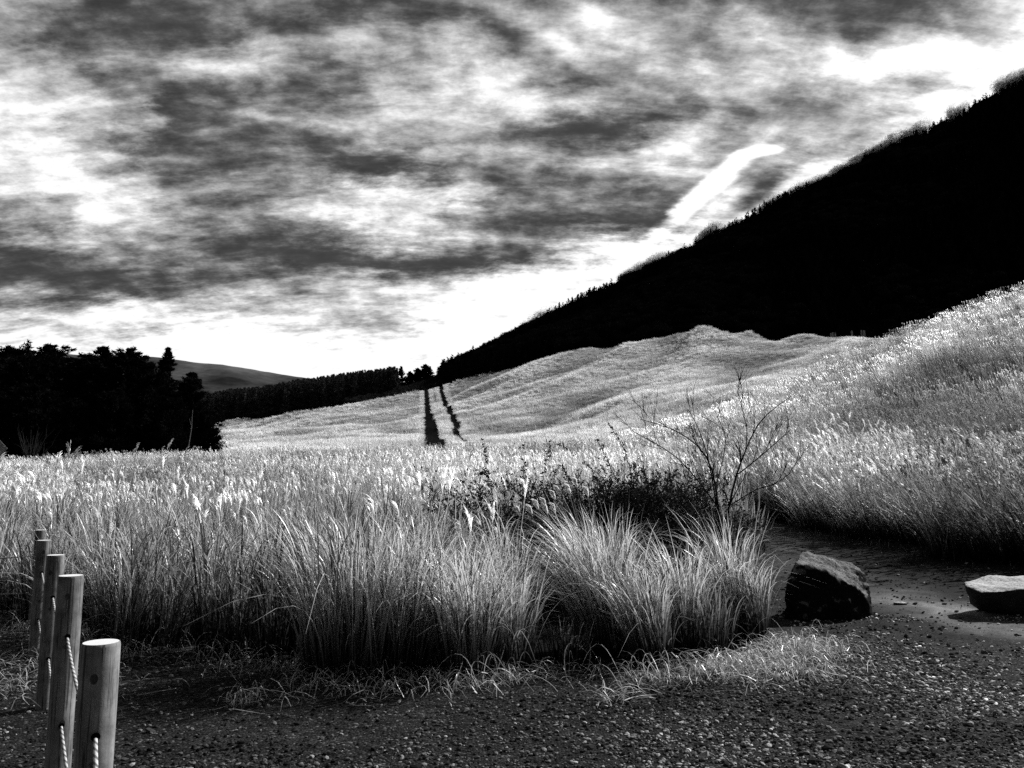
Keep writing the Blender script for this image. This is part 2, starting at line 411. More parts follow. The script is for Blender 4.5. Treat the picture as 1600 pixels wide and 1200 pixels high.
tag(o, 'rolling grassland ground that climbs from the gravel to the far hillside', 'terrain', None, 'structure')
n = 40; e = np.sign(np.linspace(-1, 1, n)) * np.abs(np.linspace(-1, 1, n)) ** 2 * 5000
GX, GY = np.meshgrid(e, e, indexing='ij')
gzv = np.where(np.hypot(GX, GY) < 60, -.35, -1.0)
o = mesh_obj('ground', np.stack([GX, GY, gzv], -1).reshape(-1, 3), grid_faces(n, n), M['terrain'], np.full(n * n, .05))
tag(o, 'open ground reaching the horizon', 'ground', None, 'structure')

# gravel lot + path sheet
gx = np.concatenate([np.arange(-20, -6, .5), np.arange(-6, 12, .08), np.arange(12, 24, .5)]); gy = np.concatenate([np.arange(-12, 2, .5), np.arange(2, 26, .08)])
GX, GY = np.meshgrid(gx, gy, indexing='ij')
Z = hz(GX, GY) + .03 + (fbm(GX * 1.3, GY * 1.3, 4, 50) - .5) * .05 * np.clip((11 - GY) / 4, .1, 1) + (fbm(GX * 7, GY * 7, 3, 55) - .5) * .022 * np.clip((GY - 6.5) / 2, 0, 1)
# how far inside the path's worn line we are
pth = np.array([(9.5, 6.0), (7.2, 7.4), (5.6, 8.9), (5.0, 10.5), (5.0, 13), (5.5, 16), (5.9, 19)])
def pdist(X, Y):
    d = np.full(X.shape, 1e9)
    for (x1, y1), (x2, y2) in zip(pth[:-1], pth[1:]):
        dx, dy = x2 - x1, y2 - y1; t = np.clip(((X - x1) * dx + (Y - y1) * dy) / (dx * dx + dy * dy), 0, 1)
        d = np.minimum(d, np.hypot(X - x1 - t * dx, Y - y1 - t * dy))
    return d
PD = pdist(GX, GY) + (fbm(GX * 1.1, GY * 1.1, 4, 60) - .5) * .9
worn = np.clip(1.15 - PD / .85, 0, 1)
behind = np.clip((GY - 7.6) / 1.2, 0, 1) * np.clip((GX - 2.6) / .8, 0, 1)      # fine dirt beyond the gravel
tn = .04 + .02 * (fbm(GX * .7, GY * .7, 3, 61) - .5) + worn * .26 * np.clip((12.0 - GY) / 2.2, .12, 1) * np.clip((GX - 3.6) / 1.2, .2, 1) * np.clip(-.5 + 3 * fbm(GX * 1.7, GY * 1.7, 5, 63), .15, 1.3)
tn = tn + .018 * np.clip((GX - .5) / 3, 0, 1) * (1 - behind)
drk = np.clip((GY - 8.6) / 1.5, 0, 1) * np.clip((PD - .7) / .8, 0, 1) * np.clip((GX - 3) / 1, 0, 1); tn = tn * (1 - .62 * drk)
peb = np.clip(1 - behind * .85 - worn * .8, .08, 1)
f = grid_faces(*GX.shape); cx = GX.ravel()[f].mean(1); cy = GY.ravel()[f].mean(1)
LOTX = [(x, y) for x, y in LOT]
keep = inpoly(cx, cy, LOTX)
for dx, dy in ((.5, 0), (-.5, 0), (0, .5), (0, -.5)): keep |= inpoly(cx + dx, cy + dy, LOTX)
f = f[keep]; used = np.unique(f); rm = np.zeros(GX.size, int); rm[used] = np.arange(len(used))
o = mesh_obj('gravel_ground', np.stack([GX, GY, Z], -1).reshape(-1, 3)[used], rm[f], M['dirt'], tn.ravel()[used], smooth=True, attrs={'peb': peb.ravel()[used]})
tag(o, 'dark gravel and trodden dirt in front of the tall grass, with a worn path curving away', 'ground', None, 'structure')

# pebbles
def pebble_src(i):
    bm = bmesh.new(); bmesh.ops.create_icosphere(bm, subdivisions=1, radius=1)
    sc = (rs.uniform(.8, 1.3), rs.uniform(.6, 1), rs.uniform(.4, .65))
    V = np.array([[v.co.x * sc[0], v.co.y * sc[1], v.co.z * sc[2]] for v in bm.verts]) * rs.uniform(.78, 1.15, (len(bm.verts), 1))
    Fc = [tuple(v.index for v in f_.verts) for f_ in bm.faces]; bm.free()
    return mesh_obj('pebble', V, Fc, M['pebble'], link=False)
N = 120000
Y = 1.8 + 9.2 * rs.rand(N) ** 1.25; X = (rs.rand(N) * 2 - 1) * (Y * .72 + .6)
beh = np.clip((Y - 7.4) / 1.0, 0, 1) * np.clip((X - 2.4) / .8, 0, 1)
pdn = pdist(X, Y)
dens = (.35 + .65 * (fbm(X * .9, Y * .9, 3, 70) > .47)) * (1 - beh * .62) * np.clip(pdn / 1.3 - .2, .14, 1)
dens = np.where((np.hypot((X - 3.95) / .75, (Y - 9.35) / .25) < 1) | (np.hypot((X - 6.3) / .9, (Y - 9.3) / .25) < 1), .9, dens)
dens *= np.where(X < .6, .55, 1)
kp = (rs.rand(N) < dens) & bare(X, Y); X = X[kp]; Y = Y[kp]; n = len(X)
s = (.005 + .015 * rs.rand(n) ** 3) * (.8 + .6 * fbm(X * 1.5, Y * 1.5, 3, 75)); s[rs.rand(n) < .006] *= 2.0; s *= (.85 + Y * .03)
sh = .03 + .46 * rs.rand(n) ** 2.4; sh[rs.rand(n) < .03] = .85; sh *= (.62 + .9 * np.clip((X - .2) / 2.2, 0, 1.1)) * np.clip(-.3 + 2.6 * fbm(X * .8, Y * 1.2, 3, 77), .35, 1.25)
scatter('gravel', [pebble_src(i) for i in range(6)], X, Y, hz(X, Y) + .032 + (fbm(X * 1.3, Y * 1.3, 4, 50) - .5) * .05 * np.clip((11 - Y) / 4, .1, 1) + s * .15,
        np.stack([rs.normal(0, .25, n), rs.normal(0, .25, n), rs.uniform(0, 6.3, n)], 1), np.stack([s, s, s], 1), rs.randint(0, 6, n), sh,
        'loose gravel strewn over the dark ground in front of the grass', 'gravel')

N = 16000
Y = rs.uniform(7.4, 21, N); X = rs.uniform(2.6, 13, N); kp = bare(X, Y) & (rs.rand(N) < np.clip(.25 + pdist(X, Y) / 2.2, 0, 1) * np.clip(-.4 + 2.6 * fbm(X * 1.4, Y * 1.4, 3, 79), 0.05, 1)); X = X[kp]; Y = Y[kp]; n = len(X)
s = .008 + .022 * rs.rand(n) ** 3.5
scatter('soil_clods', [pebble_src(i) for i in range(4)], X, Y, hz(X, Y) + .035, np.stack([rs.normal(0, .3, n), rs.normal(0, .3, n), rs.uniform(0, 6.3, n)], 1), np.stack([s, s, s], 1), rs.randint(0, 4, n),
        np.where(rs.rand(n) < .05, .4, .02 + .1 * rs.rand(n) ** 1.5), 'crumbled dark soil and small stones scattered over the trodden path', 'soil')

# ------------------------------------------------------------------ field of pampas grass
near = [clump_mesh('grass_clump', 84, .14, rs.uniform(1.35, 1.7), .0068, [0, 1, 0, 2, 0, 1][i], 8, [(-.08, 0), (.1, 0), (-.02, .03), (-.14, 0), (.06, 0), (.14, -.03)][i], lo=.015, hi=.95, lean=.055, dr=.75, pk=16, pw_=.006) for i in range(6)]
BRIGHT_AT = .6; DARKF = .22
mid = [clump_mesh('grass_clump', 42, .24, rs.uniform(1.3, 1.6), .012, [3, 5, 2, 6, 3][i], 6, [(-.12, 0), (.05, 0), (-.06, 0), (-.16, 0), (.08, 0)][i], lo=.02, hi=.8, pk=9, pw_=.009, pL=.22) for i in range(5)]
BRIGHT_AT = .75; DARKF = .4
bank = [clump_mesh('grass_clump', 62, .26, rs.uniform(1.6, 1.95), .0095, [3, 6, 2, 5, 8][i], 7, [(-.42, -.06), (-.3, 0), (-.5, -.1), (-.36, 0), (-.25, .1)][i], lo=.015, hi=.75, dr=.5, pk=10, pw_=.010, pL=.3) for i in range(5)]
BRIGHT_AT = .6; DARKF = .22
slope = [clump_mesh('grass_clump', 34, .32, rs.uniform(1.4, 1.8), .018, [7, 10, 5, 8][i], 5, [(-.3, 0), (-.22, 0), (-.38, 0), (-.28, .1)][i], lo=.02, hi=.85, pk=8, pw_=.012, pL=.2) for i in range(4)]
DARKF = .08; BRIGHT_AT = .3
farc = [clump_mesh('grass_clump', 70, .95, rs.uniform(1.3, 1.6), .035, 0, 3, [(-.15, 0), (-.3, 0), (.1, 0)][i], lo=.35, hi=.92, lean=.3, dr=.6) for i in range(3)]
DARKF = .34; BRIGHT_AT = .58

def field(name, srcs, y0, y1, cell, umin, umax, label, sfun, xlim=None, hsc=(.85, 1.12), mask=None, cat='grass', shd=(.55, 1.15)):
    X = []; Yl = []
    Y = y0
    while Y < y1:
        st = cell * max(1, (Y / y0) ** .5) if not callable(cell) else cell(Y)
        xs = np.arange(umin * Y, umax * Y, st)
        X.append(xs + rs.uniform(-.5, .5, len(xs)) * st); Yl.append(Y + rs.uniform(-.5, .5, len(xs)) * st); Y += st
    X = np.concatenate(X); Y = np.concatenate(Yl)
    kp = ~bare(X, Y) & ~lane(X, Y, .3 if 'track' in name else 1.0)
    if mask is not None: kp &= mask(X, Y)
    X = X[kp]; Y = Y[kp]; n = len(X)
    sc = rs.uniform(hsc[0], hsc[1], n) * (.78 + .42 * fbm(X / 2.2, Y / 2.2, 3, 80)); sx = sc * rs.uniform(.9, 1.2, n) * (.55 if 'track' in name else 1)
    rot = np.stack([rs.normal(0, .05, n), rs.normal(0, .05, n), rs.normal(0, .45, n)], 1)
    s_ = rs.uniform(shd[0], shd[1], n); idx = rs.randint(0, len(srcs), n)
    if sfun is not None: s_, sc, idx = sfun(X, Y, s_, sc, idx)
    return scatter(name, srcs, X, Y, hz(X, Y) - .03, rot, np.stack([sx, sx, sc], 1), idx, s_, label, cat)

RB = lambda X, Y: X > np.interp(Y, [0, 14, 20, 30, 60, 100], [3.9, 4.8, 5.9, 6.5, 8, 12])      # right of the path: wind-leaned bank
SCR = lambda X, Y: (np.hypot((X - 1.9) / 2.7, (Y - 12.0) / 3.3) < 1)                            # dark bramble patch, grass kept out
def f_near(X, Y, s, sc, idx):
    u = X / Y
    sc = sc * np.interp(u, [-.7, -.45, -.27, -.1, .05, .4], [1.12, 1.02, 1.04, 1.05, .9, .86])
    sc = sc * (1 + .10 * np.clip((Y - 7.5) / 5, 0, 1)) * rs.uniform(.8, 1.08, len(X))
    d = fbm(X / 1.3, Y / 1.3, 3, 90)
    s = s * np.clip(-.3 + 2.5 * d, .3, 1.2)
    return s, sc, idx
field('pampas_grass_foreground', near, 6.6, 15, .33, -.95, .55, 'dense tall dry grass standing along the edge of the gravel', f_near, mask=lambda X, Y: ~RB(X, Y) & (~SCR(X, Y) | (fbm(X * 1.2, Y * 1.2, 2, 222) > .7)) & ~((X > .35) & (Y < 10.2)) & ~((X > -1.9) & (Y < 7.7) & (fbm(X * 2.5, Y * 2.5, 2, 210) > .42)) & (fbm(X * 1.9, Y * 1.9, 2, 215) > .34))
def f_mid(X, Y, s, sc, idx):
    d = fbm(X / 5, Y / 6, 3, 95)
    s = s * np.clip(-.2 + 2.3 * d, .3, 1.15)
    u = X / Y
    sc = sc * np.interp(u, [-.6, -.35, -.2], [.84, .88, 1.0]); dk = np.exp(-((u + .27) / .1) ** 2 - ((Y - 22) / 5.) ** 2); s = s * (1 - .5 * dk)
    return s * 1.05, sc, idx
field('pampas_grass_field', mid, 15, 84, lambda Y: .36 + .006 * (Y - 15), -.8, .75, 'broad level field of feathery pale grass between the gravel edge and the hillside', f_mid, mask=lambda X, Y: ~RB(X, Y) & ~SCR(X, Y))
def f_bank(X, Y, s, sc, idx):
    d = fbm(X / 3, Y / 3, 3, 97)
    return s * np.clip(-.2 + 2.2 * d, .3, 1.2) * rs.uniform(.6, 1.15, len(X)), sc * rs.uniform(.7, 1.12, len(X)), idx
field('pampas_grass_bank', bank, 9.5, 27, lambda Y: .3 + .004 * (Y - 10), .2, 1.2, 'tall grass leaning left over the far side of the dirt path', f_bank, mask=RB)
def f_slope(X, Y, s, sc, idx):
    d = fbm(X / 7 + Y / 25, Y / 4, 3, 98)
    ex = np.exp(-((X / Y - .52) / .22) ** 2 - ((Y - 34) / 8.) ** 2)
    s = s * np.clip(-.3 + 2.5 * d, .28, 1.15) * (1 - .62 * ex) * (1 + .25 * np.clip((Y - 45) / 12, 0, 1))  # last factor lifts the upper slope: sunlight put into the grass tone
    return s, sc, idx
field('pampas_grass_slope', slope, 27, 92, lambda Y: .55 + .007 * (Y - 27), .05, 1.0, 'sunlit grass slope rising to the right edge in front of the dark mountain', f_slope, mask=RB)
def f_far(X, Y, s, sc, idx):
    d = fbm(X / 14 + Y / 40, Y / 6 - X / 60, 4, 99)
    s = (.70 + .27 * s) * np.clip(.25 + 1.4 * d, .6, 1.15) * np.clip(-.1 + 1.45 * gully(X, Y), .38, 1.15)  # gully creases darkened: their shading is painted into the grass tone
    s = np.where(Y > 380, s * .8, s)
    sc = sc * (1 + .25 * (fbm(X / 5, Y / 5, 2, 101) - .5))
    return s, sc, idx
field('pampas_grass_track_edge', farc, 120, 400, lambda Y: .55, -.2, .05, 'shorter grass lining both sides of the two dark tracks', lambda X, Y, s, sc, i: (s * 0 + 1.05, sc * .62, i), mask=lambda X, Y: ~lane(X, Y, .35) & lane(X, Y, 2.2), hsc=(.8, 1.0))
field('pampas_grass_hillside', farc, 112, 400, lambda Y: .95 + .004 * (Y - 112), -.45, .62, 'distant pale grass hillside parted by two dark tracks', f_far)

# ------------------------------------------------------------------ individual clumps at the gravel edge
def big_clump(px, Y, rad, H, nb, bend, label, lo=.04, hi=.62, plumes=(), dr=.55, lean=.05, w=.0058, elong=1.0):
    base = Vector((ray(px, HOR)[0] * Y, Y, 0)); base.z = hz1(base.x, Y)
    root = tag(empty('pampas_grass_clump', base), label, 'grass clump', 'grass clumps at the gravel edge')
    a = Acc()
    for i in range(int(nb * 1.3)):
        r = rad * math.sqrt(rs.rand()); th = rs.uniform(0, 6.283)
        b = np.array([r * math.cos(th) * elong, r * math.sin(th), -.05])
        k = rs.uniform(.45, 1.0)
        hh = H * k * 1.18
        bl = (bend[0] * rs.uniform(.5, 1.4), bend[1] * rs.uniform(.5, 1.4))
        ln_ = abs(rs.normal(0, lean)) + .12 * r / rad; dd = max(0, rs.normal(dr, .25)) * rs.uniform(.1, 1)
        if rs.rand() < .5:
            z0 = rs.uniform(.1, .6) * H; hh = (H * 1.1 - z0) * rs.uniform(.5, .98); ln_ += rs.uniform(.0, .14); dd = rs.uniform(.1, .75)
            b = b + np.array([bl[0] * H * (z0 / H) ** 1.7, bl[1] * H * (z0 / H) ** 1.7, z0])
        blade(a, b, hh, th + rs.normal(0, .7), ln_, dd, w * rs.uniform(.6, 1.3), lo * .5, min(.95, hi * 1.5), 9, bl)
    a.build('blades', M['grass'], root)
    for (dx, hgt, ben) in plumes:
        p = Acc(); b = np.array([dx * .4, rs.uniform(-.1, .1), 0])
        t = np.linspace(0, 1, 8)
        P = np.stack([b[0] + (dx - b[0]) * t ** 1.5, np.full(8, b[1]), hgt * t], 1)
        st = Acc(); st.tube(P, np.linspace(.003, .0018, 8), .35, 4)
        so = st.build('stem', M['grass'], root)
        plume(p, P[-1], math.pi + ben, .13, .97, 60, .012, .26)
        p.build('plume', M['plume'], so)
    return root
big_clump(560, 6.85, .33, 1.52, 620, (-.03, 0), 'widest upright grass clump, left of centre at the gravel edge', elong=1.35, hi=.6)
big_clump(640, 6.9, .24, 1.48, 330, (.06, 0), 'tall grass clump touching the right side of the widest clump', hi=.64)
big_clump(735, 6.8, .25, 1.28, 340, (.03, 0), 'shorter bright grass clump left of the dark gap in the grass edge', hi=.64)
big_clump(800, 6.9, .14, 1.18, 150, (.02, 0), 'narrow grass clump ending in a sharp vertical edge beside the dark gap', hi=.6)
pl = lambda pts, X0, Y: [((ray(a_, HOR)[0] * Y - X0), EYE + ray(a_, b_)[1] * Y - .04, 0) for a_, b_ in pts]
Yc = 7.7; X0 = ray(945, HOR)[0] * Yc
big_clump(945, Yc, .22, 1.42, 420, (-.34, 0), 'grass clump arching far to the left with white seed plumes above it', hi=.62, dr=.55,
          plumes=pl([(812, 800), (830, 797), (841, 790), (852, 787), (855, 797), (866, 795)], X0, Yc))
Yc = 8.0; X0 = ray(975, HOR)[0] * Yc
big_clump(955, Yc, .24, 1.5, 380, (-.14, 0), 'tall grass clump with a tuft of white plumes on its top, behind the left-arching clump', hi=.66,
          plumes=pl([(887, 775), (893, 768), (909, 765), (913, 762), (922, 755), (940, 770)], X0, Yc))
big_clump(1010, 7.3, .2, 1.02, 260, (-.22, 0), 'short bright grass clump at the foot of the arching clump', hi=.68)
big_clump(1062, 7.8, .17, 1.24, 220, (-.14, 0), 'slender grass clump standing in front of the dark brambles', hi=.62)
big_clump(1138, 8.5, .2, 1.42, 260, (-.08, 0), 'grass clump below the bare shrub at the mouth of the path', hi=.64)
big_clump(1172, 8.4, .15, 1.0, 170, (-.1, 0), 'low bright grass clump nearest the dark upright boulder', hi=.68)
for px, Y, H, lb in ((880, 7.2, .5, 'low sparse tuft in the dark gap of the grass edge'), (1100, 7.7, .75, 'ragged low tuft between the slender clump and the path mouth')):
    big_clump(px, Y, .22, H, 110, (.02, 0), lb, hi=.4)

# tall seed stems rising above the field on the left
for i, (px, py, Y) in enumerate([(66, 712, 13), (207, 702, 11), (214, 693, 11.5), (252, 700, 12), (262, 693, 12), (266, 688, 12.5), (290, 700, 12), (300, 699, 12.3), (404, 712, 13), (520, 712, 14), (545, 716, 13), (600, 710, 14), (498, 716, 12), (430, 730, 12)]):
    tp = at(px, py - 10, Y); g = hz1(tp.x, Y); H = tp.z - g - .2
    root = tag(empty('plume_stalk', (tp.x - .1, Y, g)), 'tall pale seed plume rising above the grass field against the dark trees or hillside', 'plume stalk', 'tall seed plumes above the field')
    st = Acc(); t = np.linspace(0, 1, 7)
    st.tube(np.stack([.1 * t ** 2, 0 * t, H * t], 1), np.linspace(.004, .0025, 7), .4, 4); st.build('stem', M['grass'], root)
    p = Acc(); plume(p, np.array([.1, 0, H]), rs.uniform(-.5, .5), .17, .7, 22, .005, .10); p.build('plume', M['plume'], root)

# fallen straw and short shoots along the edge
st = Acc()
edge = [(-5.6, 9.0), (-4, 7.8), (-2.6, 7.05), (-1.6, 6.7), (-.4, 6.5), (.3, 6.4), (1.2, 6.6), (1.9, 6.85), (2.4, 7.25), (2.7, 7.9)]
ex = np.array(edge); cum = np.concatenate([[0], np.cumsum(np.hypot(*np.diff(ex, axis=0).T))])
for i in range(2600):
    q = rs.rand() * cum[-1]
    if rs.rand() < .45: q = cum[-1] * rs.uniform(.62, 1.0)
    x = np.interp(q, cum, ex[:, 0]) + rs.normal(0, .14); y = np.interp(q, cum, ex[:, 1]) + rs.normal(.12, .16)
    if fbm(x * 1.6, y * 1.6, 2, 120) < .42 and rs.rand() < .8: continue
    z = hz1(x, y) + .035
    a_ = rs.uniform(0, 6.28); L_ = rs.uniform(.08, .4)
    t = np.linspace(0, 1, 9); hgt = rs.uniform(0, .12) if rs.rand() < .7 else rs.uniform(.08, .25)
    cu = rs.normal(0, .6)
    P = np.stack([x + L_ * t * np.cos(a_ + cu * t), y + L_ * t * np.sin(a_ + cu * t), z + hgt * np.sin(t * 2.6) * (L_ / .4 + .3)], 1)
    st.strip(P, np.interp(np.linspace(0, 4, 9), range(5), [.7, 1, 1, .8, .2]) * rs.uniform(.0015, .0034), np.full(9, rs.uniform(.2, .7)), np.array([-math.sin(a_), math.cos(a_), rs.uniform(-.3, .6)]))
for (cx_, cy_, n_, sp) in ((2.72, 7.65, 420, .2), (2.2, 6.95, 420, .28), (1.75, 6.8, 200, .25), (-.5, 6.35, 110, .2), (-1.55, 6.3, 90, .22), (.75, 5.95, 40, .07), (-1.9, 5.9, 45, .08), (-1.0, 6.1, 60, .12), (-3.6, 6.2, 150, .35), (-4.2, 7.0, 160, .4)):
    for i in range(n_):
        x = cx_ + rs.normal(0, sp); y = cy_ + rs.normal(0, sp * .8); z = hz1(x, y) + .03 + abs(rs.normal(0, .035))
        a_ = rs.uniform(0, 6.28); L_ = rs.uniform(.08, .34); t = np.linspace(0, 1, 5); cu = rs.normal(0, .8)
        P = np.stack([x + L_ * t * np.cos(a_ + cu * t), y + L_ * t * np.sin(a_ + cu * t), z + rs.uniform(0, .12) * np.sin(t * 3)], 1)
        st.strip(P, np.array([.7, 1, 1, .8, .2]) * rs.uniform(.002, .004), np.full(5, rs.uniform(.25, .75)), np.array([-math.sin(a_), math.cos(a_), rs.uniform(-.3, .6)]))
tag(st.build('fallen_straw', M['grass']), 'broken dry straw lying along the foot of the tall grass', 'straw', None, 'stuff')
# weeds at foot of bank + fence
st = Acc()
for i in range(1500):
    if rs.rand() < .6:
        q = rs.rand(); x = np.interp(q, [0, .3, .6, .8, 1], [6.2, 7.2, 8.0, 8.7, 10.3]) + rs.normal(-.15, .2); y = np.interp(q, [0, .3, .6, .8, 1], [20.3, 17.8, 15.4, 13.2, 11.3]) + rs.normal(-.1, .25)
    else:
        x = rs.uniform(-5.6, -1.2); y = rs.uniform(5.5, 8.5) 
        if rs.rand() > .6: continue
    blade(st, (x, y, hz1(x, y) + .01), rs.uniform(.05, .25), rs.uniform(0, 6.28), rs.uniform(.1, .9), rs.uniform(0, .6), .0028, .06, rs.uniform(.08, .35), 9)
tag(st.build('low_weeds', M['grass']), 'short scattered weeds at the edges of the bare ground', 'weeds', None, 'stuff')

# ------------------------------------------------------------------ fence
fence = tag(empty('rope_fence', (-2.2, 4.5, 0)), 'fence of round wooden posts threaded with two ropes at the lower left', 'fence')
def post(x, y, h, r, seed, tilt=0):
    n = 28; a = Acc(); q = np.random.RandomState(seed)
    z = np.concatenate([np.linspace(-.3, h - .012, 16), [h - .003, h]]); Rr = r * (1 + .015 * np.sin(z * 7 + seed)); Rr[-1] = r * .93; Rr[-2] = r * .985
    V = np.array([[x + tilt * zz + rr * math.cos(6.2832 * j / n), y + rr * math.sin(6.2832 * j / n), zz] for zz, rr in zip(z, Rr) for j in range(n)]) - np.array([-2.2, 4.5, 0])
    Fc = [(i * n + j, i * n + (j + 1) % n, (i + 1) * n + (j + 1) % n, (i + 1) * n + j) for i in range(len(z) - 1) for j in range(n)]
    p = mesh_obj('post', V, Fc, M['wood'], parent=fence, smooth=True)
    cap = np.array([[x + tilt * h + r * .93 * math.cos(6.2832 * j / n), y + r * .93 * math.sin(6.2832 * j / n), h] for j in range(n)]) - np.array([-2.2, 4.5, 0])
    mesh_obj('cut_top', cap, [tuple(range(n))], M['wood_end'], parent=p)
    return p
PP = []
for px, Y, topy, r in ((158, 2.75, 1003, .060), (111, 4.25, 899, .061), (87, 5.85, 867, .060), (69, 7.5, 844, .061), (64, 9.3, 828, .060)):
    tpt = at(px, topy, Y); h = tpt.z
    PP.append((tpt.x, Y, h, r))
for i, (x, y, h, r) in enumerate(PP): post(x, y, h, r, i + 1, .0)
side = [(-8.4, 9.9, 1.0), (-11.0, 10.6, 1.0)]
for i, (x, y, h) in enumerate(side): post(x, y, h, .06, 20 + i); PP.append((x, y, h, .06))
front = (-.55, 1.2, 1.05); PP.insert(0, (front[0], front[1], front[2], .06)); post(*front, .06, 30)
FO = np.array([-2.2, 4.5, 0])
for k, (f0, sag) in enumerate(((.73, .06), (.34, .05))):
    P = []
    for i in range(len(PP) - 1):
        a_, b_ = PP[i], PP[i + 1]
        for t in np.linspace(0, 1, 14)[:-1]:
            P.append((a_[0] + (b_[0] - a_[0]) * t, a_[1] + (b_[1] - a_[1]) * t, (a_[2] + (b_[2] - a_[2]) * t) * f0 - sag * 4 * t * (1 - t)))
    a = Acc(); a.tube(np.array(P) - FO, [.0072] * len(P), .5, 7); a.build('rope', M['rope'], fence, smooth=True)
def disc(name, c, nrm, r, mat, par, rz=1.0, n=14):
    nrm = Vector(nrm).normalized(); up = Vector((0, 0, 1)); sx = up.cross(nrm).normalized()
    V = [tuple(Vector(c) + sx * (r * math.cos(6.2832 * j / n)) + up * (r * rz * math.sin(6.2832 * j / n))) for j in range(n)]
    return mesh_obj(name, V, [tuple(range(n))], mat, parent=par)
for i in range(1, 6):
    x, y, h, r = PP[i]; par = [o_ for o_ in fence.children if o_.name.startswith('post')]
    px_, py_ = PP[i - 1][0] - x, PP[i - 1][1] - y; l_ = math.hypot(px_, py_); d_ = Vector((px_ / l_, py_ / l_, 0))
    for f0 in (.73, .34):
        c = Vector((x, y, h * f0)) + d_ * (r * 1.02 + .002) - Vector(FO); disc('rope_hole', c, d_, .014, M['hole'], fence, 1.0)
    vd = Vector((-x, -y, 0)).normalized()
    for (ang, fz, rr) in ((rs.uniform(-.5, .1), .9 if i == 1 else rs.uniform(.8, .92), .012), (rs.uniform(-.3, .4), rs.uniform(.55, .7), .007), (rs.uniform(-.3, .3), rs.uniform(.3, .5), .010)):
        d2 = Matrix.Rotation(ang, 3, 'Z') @ vd
        c = Vector((x, y, h * fz)) + d2 * (r * 1.02 + .001) - Vector(FO); disc('knot', c, d2, rr, M['knot'], fence, 1.4)

# ------------------------------------------------------------------ boulders
def boulder(name, pts, loc, mat, label, sub=4, amp=.02, cat='boulder', rnd=.0):
    bm = bmesh.new()
    for p in pts: bm.verts.new(p)
    bmesh.ops.convex_hull(bm, input=bm.verts)
    bmesh.ops.triangulate(bm, faces=bm.faces)
    for _ in range(sub):
        el = [e_ for e_ in bm.edges if e_.calc_length() > (.035 if cat == 'boulder' else .02)]
        if not el: break
        bmesh.ops.subdivide_edges(bm, edges=el, cuts=1); bmesh.ops.triangulate(bm, faces=bm.faces)
    for _ in range(2 if cat == 'boulder' else 1): bmesh.ops.smooth_vert(bm, verts=bm.verts, factor=.5, use_axis_x=True, use_axis_y=True, use_axis_z=True)
    from mathutils import noise as mn
    bm.normal_update()
    for v in bm.verts:
        v.co += v.normal * (mn.fractal(v.co * 3.5 + Vector(loc), 1, 2, 5) * amp + mn.fractal(v.co * 16, 1, 2, 3) * amp * .25)
    me = bpy.data.meshes.new(name); bm.to_mesh(me); bm.free(); me.materials.append(mat)
    me.polygons.foreach_set('use_smooth', [True] * len(me.polygons))
    o = bpy.data.objects.new(name, me); o.location = loc; C.objects.link(o); return tag(o, label, cat)
Yb = 9.6; c = at(1295, 955, Yb); s_ = Yb / F
O_ = Vector((c.x, Yb, hz1(c.x, Yb)))
B = lambda px, py, dy: tuple(at(px, py if py < 955 else 955 + (py - 955), Yb + dy) - O_)
pts = [B(1250, 864, .2), B(1243, 878, -.2), B(1262, 862, .34), B(1300, 868, .42), B(1270, 886, -.26), B(1300, 898, -.28), B(1340, 888, .4), B(1332, 912, -.26), B(1358, 912, .32), B(1354, 935, -.2), B(1362, 945, .15),
       B(1352, 968, -.2), B(1232, 900, .0), B(1228, 930, .1), B(1236, 915, -.28), B(1228, 968, -.24), B(1250, 974, -.34), B(1330, 972, -.34), B(1240, 970, .3), B(1356, 970, .35), B(1362, 970, 0)]
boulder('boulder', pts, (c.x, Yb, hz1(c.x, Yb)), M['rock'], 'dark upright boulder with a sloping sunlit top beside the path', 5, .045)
Yb = 9.7; c = at(1590, 950, Yb); s_ = Yb / F
O_ = Vector((c.x, Yb, hz1(c.x, Yb)))
B = lambda px, py, dy: tuple(at(px, py, Yb + dy) - O_)
pts = [B(1505, 905, .1), B(1510, 912, -.14), B(1548, 895, .4), B(1640, 893, .45), B(1710, 898, .45), B(1532, 922, -.34), B(1600, 917, -.42), B(1700, 920, -.42), B(1522, 938, .0), B(1516, 940, .15), B(1560, 952, -.16),
       B(1620, 966, -.18), B(1710, 966, -.1), B(1560, 965, .25), B(1710, 965, .35), B(1730, 930, .0)]
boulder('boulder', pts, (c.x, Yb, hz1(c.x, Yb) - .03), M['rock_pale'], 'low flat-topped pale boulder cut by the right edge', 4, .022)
def small_rock(px, py, w, h, mat, label, nm='stone'):
    u, s = ray(px, py); Y = EYE / -s
    q = np.random.RandomState(int(px)); X = u * Y
    pts = [(w * math.cos(a_) * q.uniform(.7, 1), w * .7 * math.sin(a_) * q.uniform(.7, 1), z_) for z_ in (-.01, h * .55) for a_ in np.linspace(0, 5.5, 7)] + [(q.uniform(-.3, .3) * w, 0, h), (.4 * w, .2 * w, h * .85)]
    return boulder(nm, pts, (X, Y, hz1(X, Y) + .03), mat, label, 3, .004, 'stone')
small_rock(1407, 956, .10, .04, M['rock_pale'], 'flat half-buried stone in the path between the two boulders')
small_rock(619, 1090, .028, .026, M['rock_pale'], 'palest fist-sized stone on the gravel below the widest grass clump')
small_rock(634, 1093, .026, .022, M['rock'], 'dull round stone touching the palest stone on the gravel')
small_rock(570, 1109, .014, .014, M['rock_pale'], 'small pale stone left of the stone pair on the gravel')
small_rock(1404, 914, .03, .02, M['rock_pale'], 'small pale stone on the path behind the upright boulder')

